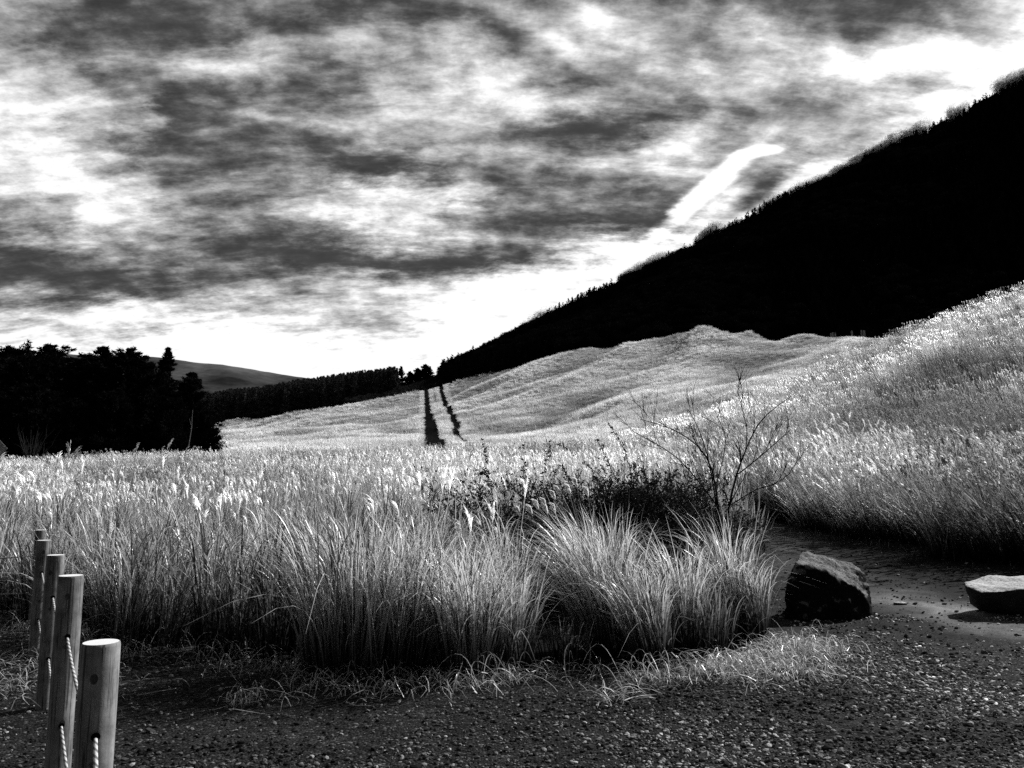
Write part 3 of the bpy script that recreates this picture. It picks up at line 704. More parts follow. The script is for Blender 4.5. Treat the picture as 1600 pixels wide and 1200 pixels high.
# ------------------------------------------------------------------ woody shrubs
def branchy(acc, P, r0, r1, tone, depth, ln, up, spread=.7, leaves=None, q=rs):
    P = np.asarray(P, float); n = len(P)
    acc.tube(P, np.linspace(r0, r1, n), tone, 5 if r0 > .006 else 3)
    if leaves is not None and depth <= 1:
        for i in range(leaves[2]):
            k = q.uniform(.25, 1) * (n - 1); i0 = int(min(k, n - 2)); c = P[i0] + (P[i0 + 1] - P[i0]) * (k - i0)
            lf(leaves[0], c, leaves[1])
    if depth == 0: return
    m = max(3, int(q.normal(5.6, 1)))
    for i in range(m):
        k = q.uniform(.25, .97) * (n - 1); i0 = int(min(k, n - 2)); c = P[i0] + (P[i0 + 1] - P[i0]) * (k - i0)
        d = P[i0 + 1] - P[i0]; d /= np.linalg.norm(d) + 1e-9
        d = d + q.normal(0, spread, 3); d[2] += up; d /= np.linalg.norm(d)
        L_ = ln * q.uniform(.5, 1.1); t = np.linspace(0, 1, 5); b = q.normal(0, .18, 3)
        Q = c + np.outer(t * L_, d) + np.outer(t ** 2 * L_, b + np.array([0, 0, .1]))
        rr = (r0 + (r1 - r0) * k / (n - 1)) * .6
        branchy(acc, Q, max(rr, .0038), max(rr * .4, .0022), tone, depth - 1, ln * .62, up, spread, leaves, q)
def lf(a, c, s, q=rs):
    d = q.normal(0, 1, 3); d /= np.linalg.norm(d); e_ = np.cross(d, q.normal(0, 1, 3)); e_ /= np.linalg.norm(e_) + 1e-9
    s = s * q.uniform(.6, 1.3)
    V = np.array([c, c + d * s * .5 + e_ * s * .28, c + d * s, c + d * s * .5 - e_ * s * .28])
    a.add(V, [(0, 1, 2, 3)], np.full(4, q.uniform(.03, .09)))
def curve(pts, Y, dys=None, org=None, n=10):
    W = np.array([tuple(at(a_, b_, Y + (dys[i] if dys else 0))) for i, (a_, b_) in enumerate(pts)]) - np.array(org)
    k = np.linspace(0, len(W) - 1, n)
    out = np.array([[np.interp(kk, range(len(W)), W[:, j]) for j in range(3)] for kk in k])
    out[1:-1] = (out[:-2] + 2 * out[1:-1] + out[2:]) / 4
    return out
Yt = 12.0; bx_ = at(1130, 850, Yt).x; org = (bx_, Yt, hz1(bx_, Yt))
root = tag(empty('bare_shrub', org), 'leafless dark shrub with long fanned branches rising above the brambles beside the path', 'shrub')
tr = Acc()
limbs = [([(1128, 900), (1126, 830), (1120, 770), (1112, 720), (1085, 690), (1050, 668), (1000, 655)], .02, [0, 0, 0, -.1, -.2, -.3, -.4]),
         ([(1130, 900), (1132, 830), (1140, 790), (1148, 745), (1165, 705), (1180, 665), (1205, 640), (1238, 618)], .024, [0, 0, .1, .2, .2, .3, .3, .4]),
         ([(1126, 840), (1118, 780), (1110, 730), (1100, 690), (1085, 655), (1075, 640)], .014, [0, 0, 0, .1, .1, .2]),
         ([(1148, 745), (1180, 720), (1215, 690), (1235, 672)], .011, [.2, .1, 0, 0]),
         ([(1120, 790), (1090, 750), (1060, 715), (1020, 690), (985, 672)], .012, [0, -.1, -.2, -.3, -.3]),
         ([(1165, 705), (1168, 670), (1160, 640), (1152, 612)], .008, [.2, .3, .3, .4]),
         ([(1124, 800), (1075, 790), (1030, 780), (1000, 770)], .010, [0, -.2, -.3, -.4]),
         ([(1140, 790), (1180, 765), (1215, 755), (1240, 735)], .009, [.1, .1, 0, 0]),
         ([(1118, 760), (1130, 720), (1135, 680), (1120, 650)], .009, [0, .2, .3, .4])]
for pts, r0, dys in limbs: branchy(tr, curve(pts, Yt, dys, org, 12), r0, .0045, .1, 2, .5, .4, .38)
tr.build('branches', M['twig'], root)
def bramble(px, Y, H, rad, nst, label, sprigs=(), nl=4, leafs=.042):
    nst = int(nst * 1.15)
    x = ray(px, HOR)[0] * Y; org = (x, Y, hz1(x, Y))
    root = tag(empty('bramble_bush', org), label, 'bush', 'dark bramble bushes in the grass')
    a = Acc(); l = Acc()
    for i in range(nst):
        th = rs.uniform(0, 6.28); ln = rad * rs.uniform(.3, 1.1); h = H * rs.uniform(.5, 1); t = np.linspace(0, 1, 8)
        P = np.stack([math.cos(th) * ln * t ** 1.3, math.sin(th) * ln * t ** 1.3, h * (1.25 * t - .3 * t ** 2.5)], 1)
        branchy(a, P, .007, .003, .1, 2, .38, .08, .75, (l, leafs, nl))
    for pts in sprigs:
        P = curve(pts, Y, None, org, 9); branchy(a, P, .005, .002, .1, 0, .2, .2, .6, (l, leafs * 1.15, 26))
        branchy(a, P, .005, .002, .1, 1, .16, .2, .6, (l, leafs, 6))
    a.build('stems', M['twig'], root); l.build('leaves', M['dark_leaf'], root)
bramble(790, 11.0, 1.6, 1.0, 46, 'leafy bramble bush with three upright leafy sprigs, leftmost of the dark bushes',
        [[(770, 800), (762, 750), (757, 700)], [(815, 800), (818, 740), (820, 690)], [(840, 800), (850, 740), (858, 700)], [(780, 780), (760, 740), (750, 740)]])
bramble(880, 11.5, 1.7, 1.0, 46, 'dark low bramble bush directly behind the white plumes')
bramble(970, 12, 1.75, 1.0, 50, 'tangled bramble bush with long bare shoots reaching up to the left',
        [[(1010, 800), (960, 760), (900, 715), (876, 692)], [(980, 800), (960, 740), (940, 700), (930, 683)], [(990, 780), (985, 730), (970, 690), (950, 662)]], 10)
bramble(1040, 11.3, 1.75, .9, 50, 'dense bramble bush under the left branches of the bare shrub')
bramble(1080, 10.2, 1.05, .8, 34, 'low dark bramble bush behind the slender grass clump')
bramble(900, 9.6, .95, .8, 34, 'low shaded bush behind the dark gap in the grass edge')
bramble(1110, 12.6, 1.25, .8, 36, 'dark bush at the foot of the bare shrub')

# ------------------------------------------------------------------ trees
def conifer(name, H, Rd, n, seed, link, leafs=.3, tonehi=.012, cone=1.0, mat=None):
    q = np.random.RandomState(seed); a = Acc()
    nbo = max(30, n // 70); ph = q.uniform(0, 6.28, 5)
    for b in range(nbo):
        z = q.rand() ** .8; th = q.uniform(0, 6.283)
        prof = (1 - z) ** cone * (1.0 if z > .12 else .8 + 1.6 * z)
        r = Rd * prof * (1 + .2 * math.sin(th * 2 + ph[0] + z * 7)) * q.uniform(.35, 1.12) ** .6
        rise = q.uniform(.0, .5)
        d0 = np.array([math.cos(th), math.sin(th), rise])
        z0 = H * (.03 + .94 * z)
        for i in range(n // nbo):
            k = q.rand() ** .6
            c = np.array([0, 0, z0]) + d0 * r * k + q.normal(0, 1, 3) * np.array([1, 1, .6]) * (.10 + .12 * (1 - k)) * (Rd * .5 * prof + .35)
            d = d0 + q.normal(0, .55, 3); d /= np.linalg.norm(d)
            e_ = np.cross(d, q.normal(0, 1, 3)); e_ /= np.linalg.norm(e_) + 1e-9
            s = leafs * q.uniform(.5, 1.4) * (.6 + .5 * prof)
            V = np.array([c - d * s * .5 + e_ * s * .28, c + d * s * .9, c - d * s * .5 - e_ * s * .28, c + d * s * .2 + np.array([0, 0, -s * .2])])
            a.add(V, [(0, 1, 3), (3, 1, 2)], np.full(4, tonehi * q.uniform(.4, 1.3)))
    return a.build(name, mat or M['dark_leaf'], None, link)
def trunk_mesh(H, r, parent):
    a = Acc(); z = np.linspace(-.6, H, 8)
    a.tube(np.stack([.04 * H * np.sin(z / H), 0 * z, z], 1), np.linspace(r, r * .15, 8), .05, 7)
    for k in range(10):
        th = k * 2.4; zz = H * (.15 + .07 * k); L_ = (1 - zz / H) * H * .2
        a.tube([(0, 0, zz), (math.cos(th) * L_ * .5, math.sin(th) * L_ * .5, zz + .1 * L_), (math.cos(th) * L_, math.sin(th) * L_, zz + .3 * L_)], [r * .3, r * .2, .02], .05, 4)
    return a.build('trunk', M['bark'], parent)
protos = []
for i, (H, Rd, cn, nl, ls) in enumerate(((14, 6.4, .5, 19000, .45), (14, 6.2, .6, 18000, .45), (14, 5.4, .8, 16000, .42), (14, 7.2, .4, 19000, .48), (14, 4.4, 1.0, 15000, .36))):
    protos.append((conifer('crown', H, Rd, nl, 50 + i, False, ls, .010, cn), H))
first = {}
copse = [(-75, 560, 96, 3, 1.1), (-25, 556, 100, 0, 1.0), (28, 541, 97, 3, .85), (82, 535, 101, 0, .95), (128, 556, 96, 1, .9), (160, 537, 102, 1, .8), (205, 541, 98, 0, .85), (236, 564, 94, 1, .8),
         (263, 538, 100, 4, 1.2), (300, 578, 96, 1, .8), (322, 640, 93, 3, .42), (60, 600, 90, 3, .8), (180, 610, 90, 3, .75), (120, 620, 88, 0, .8), (270, 620, 90, 3, .6), (0, 610, 90, 0, .9), (335, 668, 92, 3, .3)]
lbl = ['evergreen half cut by the left edge, outermost of the grove', 'broad dark evergreen at the left edge of the grove', 'broad evergreen with a ragged flat top at the left of the grove', 'tallest rounded evergreen in the left half of the grove',
       'evergreen with a lower shoulder just right of the tallest rounded evergreen', 'jagged narrow-topped evergreen in the middle of the grove', 'evergreen with a spiky star-shaped top in the middle of the grove',
       'shorter evergreen filling the notch left of the pointed cedar', 'pointed cedar with a thin spire, sharpest top of the grove', 'small evergreen at the right shoulder of the grove', 'low rounded evergreen closing the right end of the grove',
       'bushy evergreen low in front of the left grove', 'bushy evergreen low in front of the grove centre', 'dark evergreen low between the two halves of the grove', 'bushy evergreen low below the pointed cedar', 'bushy evergreen low at the left edge above the grass', 'knee-high evergreen scrub at the right foot of the grove']
for (px, py, Y, k, wsc), lb in zip(copse, lbl):
    tp = at(px, py, Y); g = hz1(tp.x, Y) - .3; H = tp.z - g
    root = tag(empty('evergreen_tree', (tp.x, Y, g)), lb, 'tree', 'evergreens in the dark grove')
    cr, H0 = protos[k]
    c_ = cr.copy(); c_.name = 'crown'; C.objects.link(c_); c_.parent = root; s_ = H / H0
    c_.scale = (s_ * wsc * (1 if H > 8 else 1.5), s_ * wsc * (1 if H > 8 else 1.5), s_); c_.rotation_euler = (0, 0, rs.uniform(0, 6))
    t_ = trunk_mesh(H * .93, .22 * s_ + .03, root)
# pale leaning trunk and dim bare bush by the grove
b0 = at(294, 700, 89); b1 = at(301, 640, 89); a = Acc(); a.tube([(0, 0, 0), tuple((b1 - b0) * .5 + Vector((.1, 0, 0))), tuple(b1 - b0)], [.07, .05, .02], .3, 6)
for t0 in (.4, .6, .8): a.tube([tuple((b1 - b0) * t0), tuple((b1 - b0) * t0 + Vector((rs.uniform(-.8, .8), 0, .7)))], [.02, .008], .3, 4)
o = a.build('dead_trunk', M['pale_bark']); o.location = b0; tag(o, 'thin pale leaning trunk in front of the right end of the grove', 'dead tree')
x = at(48, 700, 80).x; g = hz1(x, 80); root = tag(empty('bare_bush', (x, 80, g)), 'dim leafless bush in front of the grove at the left edge', 'bush')
a = Acc()
for i in range(16):
    th = rs.uniform(0, 6.28); t = np.linspace(0, 1, 6); P = np.stack([math.cos(th) * 2.6 * t ** 1.3 * rs.rand(), math.sin(th) * 2 * t * rs.rand(), 4.6 * t * rs.uniform(.6, 1)], 1)
    branchy(a, P, .05, .015, .1, 1, 1.3, .4, .5)
a.build('twigs', M['bark'], root)
# diamond board at the left edge
c = at(-4, 701, 60); root = tag(empty('diamond_sign', (c.x, 60, hz1(c.x, 60))), 'plain grey diamond-shaped board cut by the left edge above the grass', 'sign')
a = Acc(); r_ = .78; cz = c.z - hz1(c.x, 60)
V = np.array([(r_ * math.cos(k * math.pi / 2), y_, cz + r_ * math.sin(k * math.pi / 2)) for y_ in (-.02, .0) for k in range(4)]); a.add(V, [(0, 1, 2, 3), (7, 6, 5, 4), (0, 4, 5, 1), (1, 5, 6, 2), (2, 6, 7, 3), (3, 7, 4, 0)], np.full(8, .3)); a.build('board', M['sign'], root)
a = Acc(); a.tube([(0, .05, -.3), (0, .05, cz + .3)], [.04, .04], .3, 8); a.build('pole', M['sign'], root)

# ------------------------------------------------------------------ mountain and forests
MR = [(-400, 690, 560), (100, 672, 560), (330, 652, 560), (400, 643, 560), (470, 630, 560), (600, 617, 560), (640, 611, 570), (665, 603, 580), (690, 590, 600), (720, 574, 620), (780, 545, 650), (850, 508, 680), (1000, 432, 700), (1200, 328, 720), (1400, 224, 740),
      (1500, 178, 750), (1600, 122, 760), (1800, 40, 780), (2300, -60, 800)]
mu = np.array([ray(p, HOR)[0] for p, _, _ in MR]); mY = np.array([y for _, _, y in MR]); mZ = np.array([at(p, q_, y).z for p, q_, y in MR])
# remap u using real ray slope at that height
mu = np.array([ray(p, q_)[0] for p, q_, _ in MR])
def mz(u, t):
    """t 0 foot .. 1 ridge .. 1.6 far side"""
    Yr = np.interp(u, mu, mY); Zr = np.interp(u, mu, mZ); Yf = 392.
    Y = Yf + (Yr - Yf) * t; zf = hz(u * Yf, np.full(np.shape(u), Yf)) - 2.5
    tt = np.clip(t, 0, 1); z = zf + (Zr - zf) * (tt ** .92)
    z = np.where(t > 1, Zr - (t - 1) * (Yr - Yf) * .5, z)
    x = u * Y; z = z + (fbm(x / 40, Y / 60, 4, 130) - .5) * 11 * np.clip(t * 3, 0, 1) * np.clip((u + .2) * 4, .15, 1)
    return x, Y, z
uu = np.linspace(mu[0], mu[-1], 420); tt = np.linspace(0, 1.8, 110); U, T_ = np.meshgrid(uu, tt, indexing='ij'); X, Y, Z = mz(U, T_)
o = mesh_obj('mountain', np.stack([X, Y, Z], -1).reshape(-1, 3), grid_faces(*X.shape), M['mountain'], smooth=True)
tag(o, 'steep dark wooded mountain rising to the upper right', 'mountain', None, 'structure')
def lump_tree(name, seed, tone, n=700, H=10, Rd=4.5, leafs=1.0, mat=None):
    q = np.random.RandomState(seed); a = Acc()
    for i in range(n):
        d0 = q.normal(0, 1, 3); d0 /= np.linalg.norm(d0); r = q.rand() ** .33
        c = np.array([d0[0] * Rd * r, d0[1] * Rd * r, H * .62 + d0[2] * H * .4 * r])
        c += np.array([math.sin(c[2] * 1.3 + seed), math.cos(c[0] * 1.7), math.sin(c[1] * 1.5)]) * .5
        d = d0 + q.normal(0, .6, 3); d /= np.linalg.norm(d); e_ = np.cross(d, q.normal(0, 1, 3)); e_ /= np.linalg.norm(e_) + 1e-9; s = leafs * q.uniform(.5, 1.2)
        a.add(np.array([c - e_ * s * .3, c + d * s, c + e_ * s * .3]), [(0, 1, 2)], np.full(3, tone * q.uniform(.5, 1.4)))
    a.tube([(0, 0, -1), (.2, 0, H * .6)], [.25, .12], tone, 4)
    return a.build(name, mat or M['tree_i'], None, False)
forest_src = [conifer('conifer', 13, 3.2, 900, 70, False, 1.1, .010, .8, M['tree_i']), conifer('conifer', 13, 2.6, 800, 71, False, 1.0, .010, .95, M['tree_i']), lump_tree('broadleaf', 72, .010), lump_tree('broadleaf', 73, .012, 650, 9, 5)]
N = 15000
u = rs.uniform(mu[8], mu[-1] * .8, N); t = rs.rand(N) ** .8 * .94 + .01
X, Y, Z = mz(u, t); kp = np.ones(N, bool)
n = kp.sum(); ci = fbm(X / 60, Y / 60, 2, 140); idx = np.where(ci > .5, rs.randint(0, 2, N), rs.randint(2, 4, N)); s = rs.uniform(.6, 1.1, N)
idx = np.where(t > .93, np.where(fbm(u * 14, u * 3, 2, 141) > .62, rs.randint(0, 2, N), rs.randint(2, 4, N)), idx)
s = np.where(idx < 2, s * .95, s)
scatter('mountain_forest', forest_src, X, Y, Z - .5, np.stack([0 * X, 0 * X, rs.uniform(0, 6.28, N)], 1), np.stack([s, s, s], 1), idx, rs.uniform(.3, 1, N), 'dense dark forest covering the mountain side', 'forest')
# pale bare broadleaf trees catching light along the ridge
N = 1900; u = rs.uniform(mu[10], mu[-2], N); t = 1.0 + rs.uniform(-.055, .02, N); X, Y, Z = mz(u, t)
pale = fbm(u * 16, u * 0, 3, 150); kp = pale > .40; X, Y, Z = X[kp], Y[kp], Z[kp]; n = len(X); s = rs.uniform(.6, 1.1, n) * (.55 + 1.1 * fbm(u[kp] * 45, u[kp] * 0, 2, 151))
ridge_src = [lump_tree('bare_tree', 80, .95, 420, 11, 4, .7, M['ridge_leaf']), lump_tree('bare_tree', 81, .8, 380, 10, 5, .7, M['ridge_leaf'])]
scatter('ridge_trees', ridge_src, X, Y, Z, np.stack([0 * X, 0 * X, rs.uniform(0, 6.28, n)], 1), np.stack([s, s, s], 1), rs.randint(0, 2, n), rs.uniform(.6, 1.2, n), 'paler leafless trees catching light along the mountain ridge', 'forest')
# conifer plantation on the left
N = 2400; u = rs.uniform(ray(300, HOR)[0], ray(618, HOR)[0], N); t = rs.uniform(.35, 1.05, N); X, Y, Z = mz(u, t)
s = rs.uniform(1.0, 1.35, N)
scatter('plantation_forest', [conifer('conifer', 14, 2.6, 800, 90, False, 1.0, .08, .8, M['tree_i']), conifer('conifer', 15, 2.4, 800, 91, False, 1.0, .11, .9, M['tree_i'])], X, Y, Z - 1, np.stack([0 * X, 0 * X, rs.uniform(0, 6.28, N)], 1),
        np.stack([s, s, s], 1), rs.randint(0, 2, N), rs.uniform(.5, 1.2, N), 'even-topped conifer plantation behind the left end of the grass hillside', 'forest')
N = 900; u = rs.uniform(ray(540, HOR)[0], ray(700, HOR)[0], N); t = rs.uniform(.05, .95, N); X, Y, Z = mz(u, t); s = rs.uniform(.25, .5, N)
scatter('hillside_scrub', forest_src[2:] if False else [lump_tree('scrub', 95, .04), lump_tree('scrub', 96, .03)], X, Y, Z, np.stack([0 * X, 0 * X, rs.uniform(0, 6.28, N)], 1), np.stack([s * 1.3, s * 1.3, s], 1), rs.randint(0, 2, N), rs.uniform(.5, 1.2, N), 'dark scrub on the saddle at the head of the track', 'scrub')
# trees one can tell apart on the saddle
tp_src = [conifer('crown', 14, 4.6, 5000, 97, False, 1.1, .012, .7), conifer('crown', 14, 6, 6000, 98, False, 1.2, .012, .45)]
for (px, py, k, w_, lb) in ((627, 572, 0, .8, 'small pointed conifer standing alone left of the saddle trees'), (652, 575, 1, .9, 'left rounded tree of the saddle clump at the head of the track'), (664, 569, 1, .95, 'tallest tree of the saddle clump at the head of the track'), (672, 572, 0, .9, 'right tree of the saddle clump nearest the mountain'), (640, 580, 1, .7, 'low tree between the lone conifer and the saddle clump')):
    tp = at(px, py, 560); uu_ = tp.x / 560; _, _, zz = mz(np.array([uu_]), np.array([1.0])); g = float(zz[0]) - 2; H = tp.z - g
    root = tag(empty('saddle_tree', (tp.x, 560, g)), lb, 'tree', 'trees on the saddle')
    c_ = tp_src[k].copy(); c_.name = 'crown'; C.objects.link(c_); c_.parent = root; s_ = H / 14; c_.scale = (s_ * w_, s_ * w_, s_)
    trunk_mesh(H * .8, .25, root)
# pale trunks at the forest foot
for i, (px, py, w_, h_) in enumerate([(1268, 528, 1.6, 2.4), (1302, 524, 2.0, 2.4), (1330, 522, 1.0, 3.0), (1347, 521, 2.0, 3.2)]):
    p = at(px, py, 388); z = hz1(p.x, 388); a = Acc()
    for k in range(4):
        x0 = rs.uniform(-w_, w_) * .6; a.tube([(x0, 0, -3), (x0 + rs.uniform(-.2, .2), 0, h_ * .6 * rs.uniform(.6, 1.1) + max(0, p.z - z))], [.45, .3], .3, 6)
    o = a.build('sapling_cluster', M['pale_bark']); o.location = (p.x, 388, z)
    tag(o, ['leftmost pale cluster of cut stems at the forest foot', 'second pale cluster of cut stems from the left at the forest foot', 'thin pale cluster of cut stems left of the last one at the forest foot', 'tallest pale cluster of cut stems, nearest the bright slope'][i], 'stems')
# far hazy hill
hp = [(-900, 600), (-400, 575), (-100, 562), (0, 556), (100, 548), (180, 552), (300, 562), (350, 566), (400, 575), (470, 588), (560, 605), (700, 625), (1000, 660)]
hu = [ray(a_, b_)[0] for a_, b_ in hp]; Yh = 2400.; hzv = [at(a_, b_, Yh).z for a_, b_ in hp]
uu = np.linspace(hu[0], hu[-1], 260); tt = np.linspace(0, 1.5, 40); U, T_ = np.meshgrid(uu, tt, indexing='ij'); Y = 1500 + 900 * T_; Zr = np.interp(U, hu, hzv)
Z = np.where(T_ <= 1, Zr * T_ ** .8, Zr * (1 - (T_ - 1) * .8)) + (fbm(U * 20, T_ * 5, 4, 160) - .5) * 22; X = U * np.where(T_ <= 1, Y, Y)
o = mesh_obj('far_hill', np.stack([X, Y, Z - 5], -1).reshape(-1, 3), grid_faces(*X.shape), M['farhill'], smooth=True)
tag(o, 'hazy grey hill on the horizon behind the grove', 'hill', None, 'structure')

# ------------------------------------------------------------------ sky
SX = list(range(0, 1601, 100))
SKY = {0: [.6, .48, .42, .4, .42, .42, .4, .45, .55, .5, .46, .45, .42, .42, .45, .5, .62],
 50: [.65, .38, .35, .33, .4, .5, .6, .68, .55, .68, .65, .62, .42, .48, .6, .62, .8],
 100: [.75, .62, .5, .62, .75, .4, .62, .8, .72, .45, .5, .7, .75, .8, .85, .9, 1],
 150: [.85, .88, .75, .45, .4, .45, .65, .8, .85, .75, .6, .45, .65, .55, .5, .75, 1],
 200: [.85, .9, .55, .35, .42, .6, .65, .7, .45, .3, .28, .6, .5, .5, .75, 1, 1],
 250: [.75, .85, .6, .45, .4, .38, .36, .55, .6, .55, .6, .7, .55, .8, 1, 1, 1],
 300: [.7, .85, .75, .5, .4, .6, .85, .9, .45, .55, .45, .5, .7, 1, 1, 1, 1],
 350: [.55, .8, .7, .6, .55, .65, .8, .7, .5, .35, .32, .7, 1, 1, 1, 1, 1],
 400: [.35, .36, .55, .45, .35, .33, .35, .4, .4, .8, 1, 1, 1, 1, 1, 1, 1],
 450: [.38, .36, .38, .45, .6, .7, .8, .88, .97, 1, 1, 1, 1, 1, 1, 1, 1],
 500: [.75, .75, .85, .95, .88, .68, .66, .9, .95, 1, 1, 1, 1, 1, 1, 1, 1],
 550: [.92, .93, .97, 1, 1, .97, 1, 1, 1, 1, 1, 1, 1, 1, 1, 1, 1]}
SY = sorted(SKY); ST = np.array([SKY[y] for y in SY])
def sky_px(px, py):
    px = min(max(px, 0), 1600); py = min(max(py, 0), 550)
    a_ = px / 100; i = min(int(a_), 15); a_ -= i; b_ = py / 50; j = min(int(b_), 10); b_ -= j
    a_ = a_ * a_ * (3 - 2 * a_); b_ = b_ * b_ * (3 - 2 * b_)
    return (ST[j, i] * (1 - a_) + ST[j, i + 1] * a_) * (1 - b_) + (ST[j + 1, i] * (1 - a_) + ST[j + 1, i + 1] * a_) * b_
SUN_AZ, SUN_EL = 55.0, 36.0
w = bpy.data.worlds.new('World'); bpy.context.scene.world = w; w.use_nodes = True
nt = w.node_tree; nt.nodes.clear(); L = nt.links
tc = nd(nt, 'ShaderNodeTexCoord').outputs['Generated']
sp = nd(nt, 'ShaderNodeSeparateXYZ'); L.new(tc, sp.inputs[0]); sx, sy, sz = sp.outputs
# cloud-deck coordinates
den = mathn(nt, 'ADD', mathn(nt, 'MAXIMUM', sz, 0), .28)
cmb = nd(nt, 'ShaderNodeCombineXYZ'); L.new(mathn(nt, 'DIVIDE', sx, den), cmb.inputs[0]); L.new(mathn(nt, 'DIVIDE', sy, den), cmb.inputs[1]); deck = cmb.outputs[0]
mp = nd(nt, 'ShaderNodeMapping'); mp.inputs['Rotation'].default_value = (0, 0, R(-14)); mp.inputs['Scale'].default_value = (.8, 1.6, 1); L.new(deck, mp.inputs[0]); dk = mp.outputs[0]
def nz3(vec, scale, det, ro, off, dist=0):
    m2 = nd(nt, 'ShaderNodeMapping'); m2.inputs['Location'].default_value = off; L.new(vec, m2.inputs[0]); return noise(nt, m2.outputs[0], scale, det, ro, dist)
w1 = nz3(dk, 3.6, 10, .68, (0, 0, 0), .15); w2 = nz3(dk, 3.6, 10, .68, (5.2, 1.3, 0), .15)
az = mathn(nt, 'ADD', mathn(nt, 'ARCTAN2', sx, sy), mathn(nt, 'MULTIPLY', mathn(nt, 'SUBTRACT', w1, .5), .34))
el0 = mathn(nt, 'ARCSINE', mathn(nt, 'MINIMUM', mathn(nt, 'MAXIMUM', sz, -1), 1))
el = mathn(nt, 'ADD', el0, mathn(nt, 'MULTIPLY', mathn(nt, 'SUBTRACT', w2, .5), .15))
A0, A1 = R(-36), R(36); azf = mathn(nt, 'DIVIDE', mathn(nt, 'SUBTRACT', az, A0), A1 - A0, None, True)
NR = 14; E0, E1 = R(6), R(33)
elr = mathn(nt, 'MINIMUM', mathn(nt, 'MAXIMUM', mathn(nt, 'MULTIPLY', mathn(nt, 'SUBTRACT', el, E0), (NR - 1) / (E1 - E0)), 0), NR - 1)
tot = None
for k in range(NR):
    e_ = E0 + (E1 - E0) * k / (NR - 1); stops = []
    for i in range(31):
        a_ = A0 + (A1 - A0) * i / 30; X_, Y_, Z_ = math.sin(a_) * math.cos(e_), math.cos(a_) * math.cos(e_), math.sin(e_)
        fw = Y_ * math.cos(TH) + Z_ * math.sin(TH); up = -Y_ * math.sin(TH) + Z_ * math.cos(TH)
        stops.append((i / 30, sky_px(800 + F * X_ / fw, 600 - F * up / fw)))
    rr = ramp(nt, azf, stops, 'B_SPLINE' if False else 'EASE')
    wgt = mathn(nt, 'MAXIMUM', mathn(nt, 'SUBTRACT', 1, mathn(nt, 'ABSOLUTE', mathn(nt, 'SUBTRACT', elr, k))), 0)
    q_ = mathn(nt, 'MULTIPLY', rr, wgt); tot = q_ if tot is None else mathn(nt, 'ADD', tot, q_)
# narrow features (direction of centre, half sizes, tilt, strength)
az00 = mathn(nt, 'ARCTAN2', sx, sy)
azb = mathn(nt, 'ADD', mathn(nt, 'MULTIPLY', az00, .85), mathn(nt, 'MULTIPLY', az, .15)); elb = mathn(nt, 'ADD', mathn(nt, 'MULTIPLY', el0, .85), mathn(nt, 'MULTIPLY', el, .15))
def blob(px, py, rx, ry, tilt, amp, sharp=1):
    global tot
    u_, s_ = ray(px, py); a_ = math.atan(u_); e_ = math.atan(s_ * math.cos(a_))
    rx /= F; ry /= F; da = mathn(nt, 'SUBTRACT', azb, a_); de = mathn(nt, 'SUBTRACT', elb, e_)
    c_, s2 = math.cos(R(tilt)), math.sin(R(tilt))
    p = mathn(nt, 'DIVIDE', mathn(nt, 'ADD', mathn(nt, 'MULTIPLY', da, c_), mathn(nt, 'MULTIPLY', de, s2)), rx)
    q_ = mathn(nt, 'DIVIDE', mathn(nt, 'SUBTRACT', mathn(nt, 'MULTIPLY', de, c_), mathn(nt, 'MULTIPLY', da, s2)), ry)
    d2 = mathn(nt, 'ADD', mathn(nt, 'MULTIPLY', p, p), mathn(nt, 'MULTIPLY', q_, q_))
    if sharp > 1: d2 = mathn(nt, 'POWER', d2, sharp)
    g_ = mathn(nt, 'MULTIPLY', mathn(nt, 'EXPONENT', mathn(nt, 'MULTIPLY', d2, -1)), amp * (.55 if amp < 0 else .8))
    tot = mathn(nt, 'ADD', tot, g_)
for b_ in [(570, 262, 60, 11, -6, -.3), (790, 55, 28, 14, -25, -.35), (860, 205, 130, 13, 4, -.25), (350, 108, 80, 14, 5, .32), (785, 285, 40, 9, -8, -.3), (420, 185, 35, 7, 0, .25),
           (1105, 298, 110, 15, 34, .6, 2), (1185, 238, 42, 8, 4, .6, 2), (1090, 350, 60, 22, 28, .25), (1150, 335, 60, 15, 35, -.35), (1200, 290, 60, 14, 30, -.5), (1040, 232, 45, 10, 0, .4), (620, 404, 330, 15, 0, -.32), (250, 440, 240, 14, 0, -.22), (700, 420, 60, 16, 0, .1),
           (1390, 95, 110, 18, -8, .3), (1300, 60, 14, 30, 0, .15), (930, 25, 40, 16, -30, .3), (870, 70, 50, 14, -25, .25), (200, 245, 40, 10, 0, .25), (950, 360, 80, 14, 5, -.2)]:
    blob(*b_)
# wisps: fine and middle noise
mp2 = nd(nt, 'ShaderNodeMapping'); mp2.inputs['Rotation'].default_value = (0, 0, R(-12)); mp2.inputs['Scale'].default_value = (.9, 2.1, 1); L.new(deck, mp2.inputs[0])
n3 = nz3(deck, 17, 6, .6, (2, 4, 0), .1); n1 = nz3(mp2.outputs[0], 6.5, 10, .66, (3, 7, 0), .15); n2 = nz3(mp2.outputs[0], 1.7, 5, .55, (1, 2, 0), .4)
tot = mathn(nt, 'ADD', tot, mathn(nt, 'MULTIPLY', mathn(nt, 'SUBTRACT', n1, .5), .8))
tot = mathn(nt, 'ADD', tot, mathn(nt, 'MULTIPLY', mathn(nt, 'SUBTRACT', n2, .5), .35))
tot = mathn(nt, 'ADD', tot, mathn(nt, 'MULTIPLY', mathn(nt, 'SUBTRACT', n3, .5), .5))
tot = mathn(nt, 'ADD', mathn(nt, 'MULTIPLY', tot, 1.6), -.30)
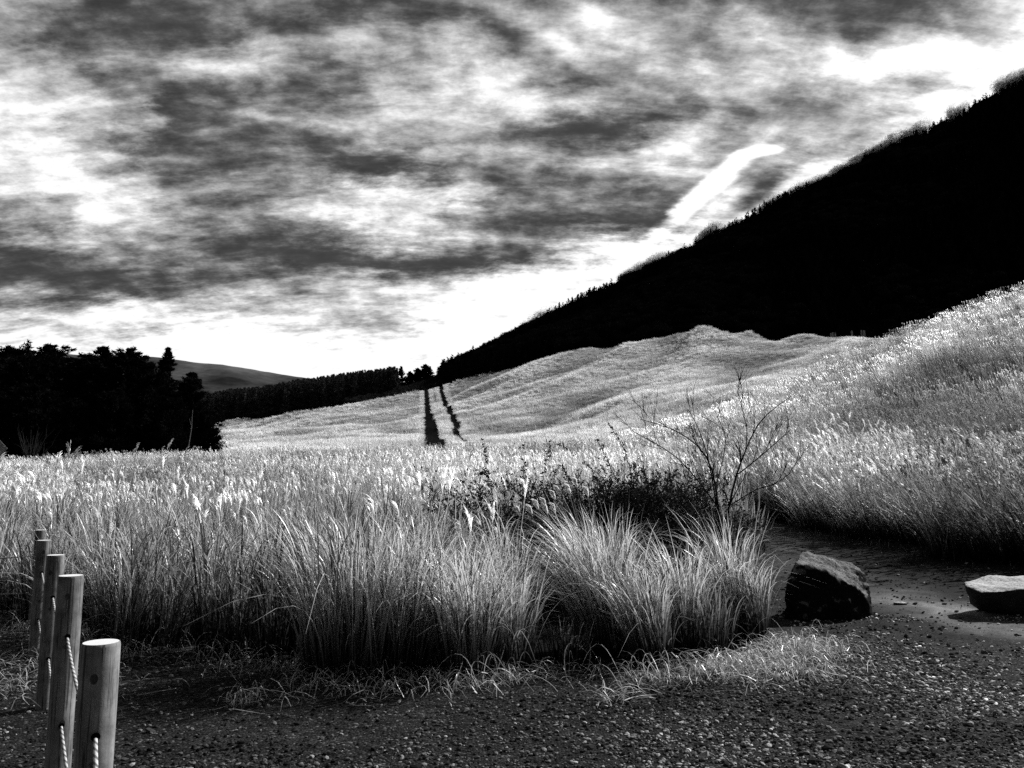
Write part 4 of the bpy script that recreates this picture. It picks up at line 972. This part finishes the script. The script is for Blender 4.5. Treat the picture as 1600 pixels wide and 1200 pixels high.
smx = nd(nt, 'ShaderNodeMath', operation='SMOOTH_MAX'); L.new(tot, smx.inputs[0]); smx.inputs[1].default_value = .26; smx.inputs[2].default_value = .3
tot = mathn(nt, 'MINIMUM', mathn(nt, 'ADD', smx.outputs[0], mathn(nt, 'MULTIPLY', mathn(nt, 'ADD', mathn(nt, 'MULTIPLY', mathn(nt, 'SUBTRACT', n3, .5), .15), mathn(nt, 'MULTIPLY', mathn(nt, 'SUBTRACT', n1, .5), .35)))), 1.03)
lin = mathn(nt, 'POWER', tot, 2.2)
# unseen sky behind the camera and overhead dimmed to lower the ambient light
sd = Vector((math.sin(R(SUN_AZ)) * math.cos(R(SUN_EL)), math.cos(R(SUN_AZ)) * math.cos(R(SUN_EL)), math.sin(R(SUN_EL))))
fwd = ramp(nt, mathn(nt, 'ADD', mathn(nt, 'MULTIPLY', sy, .5), .5), [(.3, .10), (.72, 1)])
zen = ramp(nt, sz, [(.56, 1), (.8, .25)])
below = ramp(nt, mathn(nt, 'ADD', mathn(nt, 'MULTIPLY', sz, .5), .5), [(.47, .1), (.5, 1)])
lin = mathn(nt, 'MULTIPLY', mathn(nt, 'MULTIPLY', lin, fwd), mathn(nt, 'MULTIPLY', zen, below))
st_ = nd(nt, 'ShaderNodeTexSky'); st_.sky_type = 'NISHITA'; st_.sun_disc = False; st_.sun_elevation = R(SUN_EL); st_.sun_rotation = R(SUN_AZ)
bw = nd(nt, 'ShaderNodeRGBToBW'); L.new(st_.outputs[0], bw.inputs[0])
bg1 = nd(nt, 'ShaderNodeBackground'); L.new(bw.outputs[0], bg1.inputs[0]); bg1.inputs[1].default_value = .05
bg2 = nd(nt, 'ShaderNodeBackground'); L.new(lin, bg2.inputs[0]); bg2.inputs[1].default_value = 1.0
mx = nd(nt, 'ShaderNodeMixShader'); mx.inputs[0].default_value = .93; L.new(bg1.outputs[0], mx.inputs[1]); L.new(bg2.outputs[0], mx.inputs[2])
L.new(mx.outputs[0], nd(nt, 'ShaderNodeOutputWorld').inputs[0])

sun = bpy.data.lights.new('sun', 'SUN'); sun.energy = 5.0; sun.angle = R(.5); sun.color = (1, 1, 1)
so = bpy.data.objects.new('sun', sun); C.objects.link(so); so.rotation_euler = sd.to_track_quat('Z', 'Y').to_euler(); so.location = (30, 20, 40)

cam = bpy.data.cameras.new('camera'); cam.sensor_width = 36; cam.lens = 36 * F / 1600; cam.clip_start = .1; cam.clip_end = 20000
co = bpy.data.objects.new('camera', cam); C.objects.link(co); co.location = (0, 0, EYE); co.rotation_euler = (math.pi / 2 + TH, 0, 0)
sc = bpy.context.scene; sc.camera = co
sc.view_settings.view_transform = 'Standard'; sc.view_settings.look = 'None'; sc.view_settings.exposure = 0
sc.cycles.use_denoising = False
sc.cycles.max_bounces = 5; sc.cycles.diffuse_bounces = 3; sc.cycles.transmission_bounces = 3
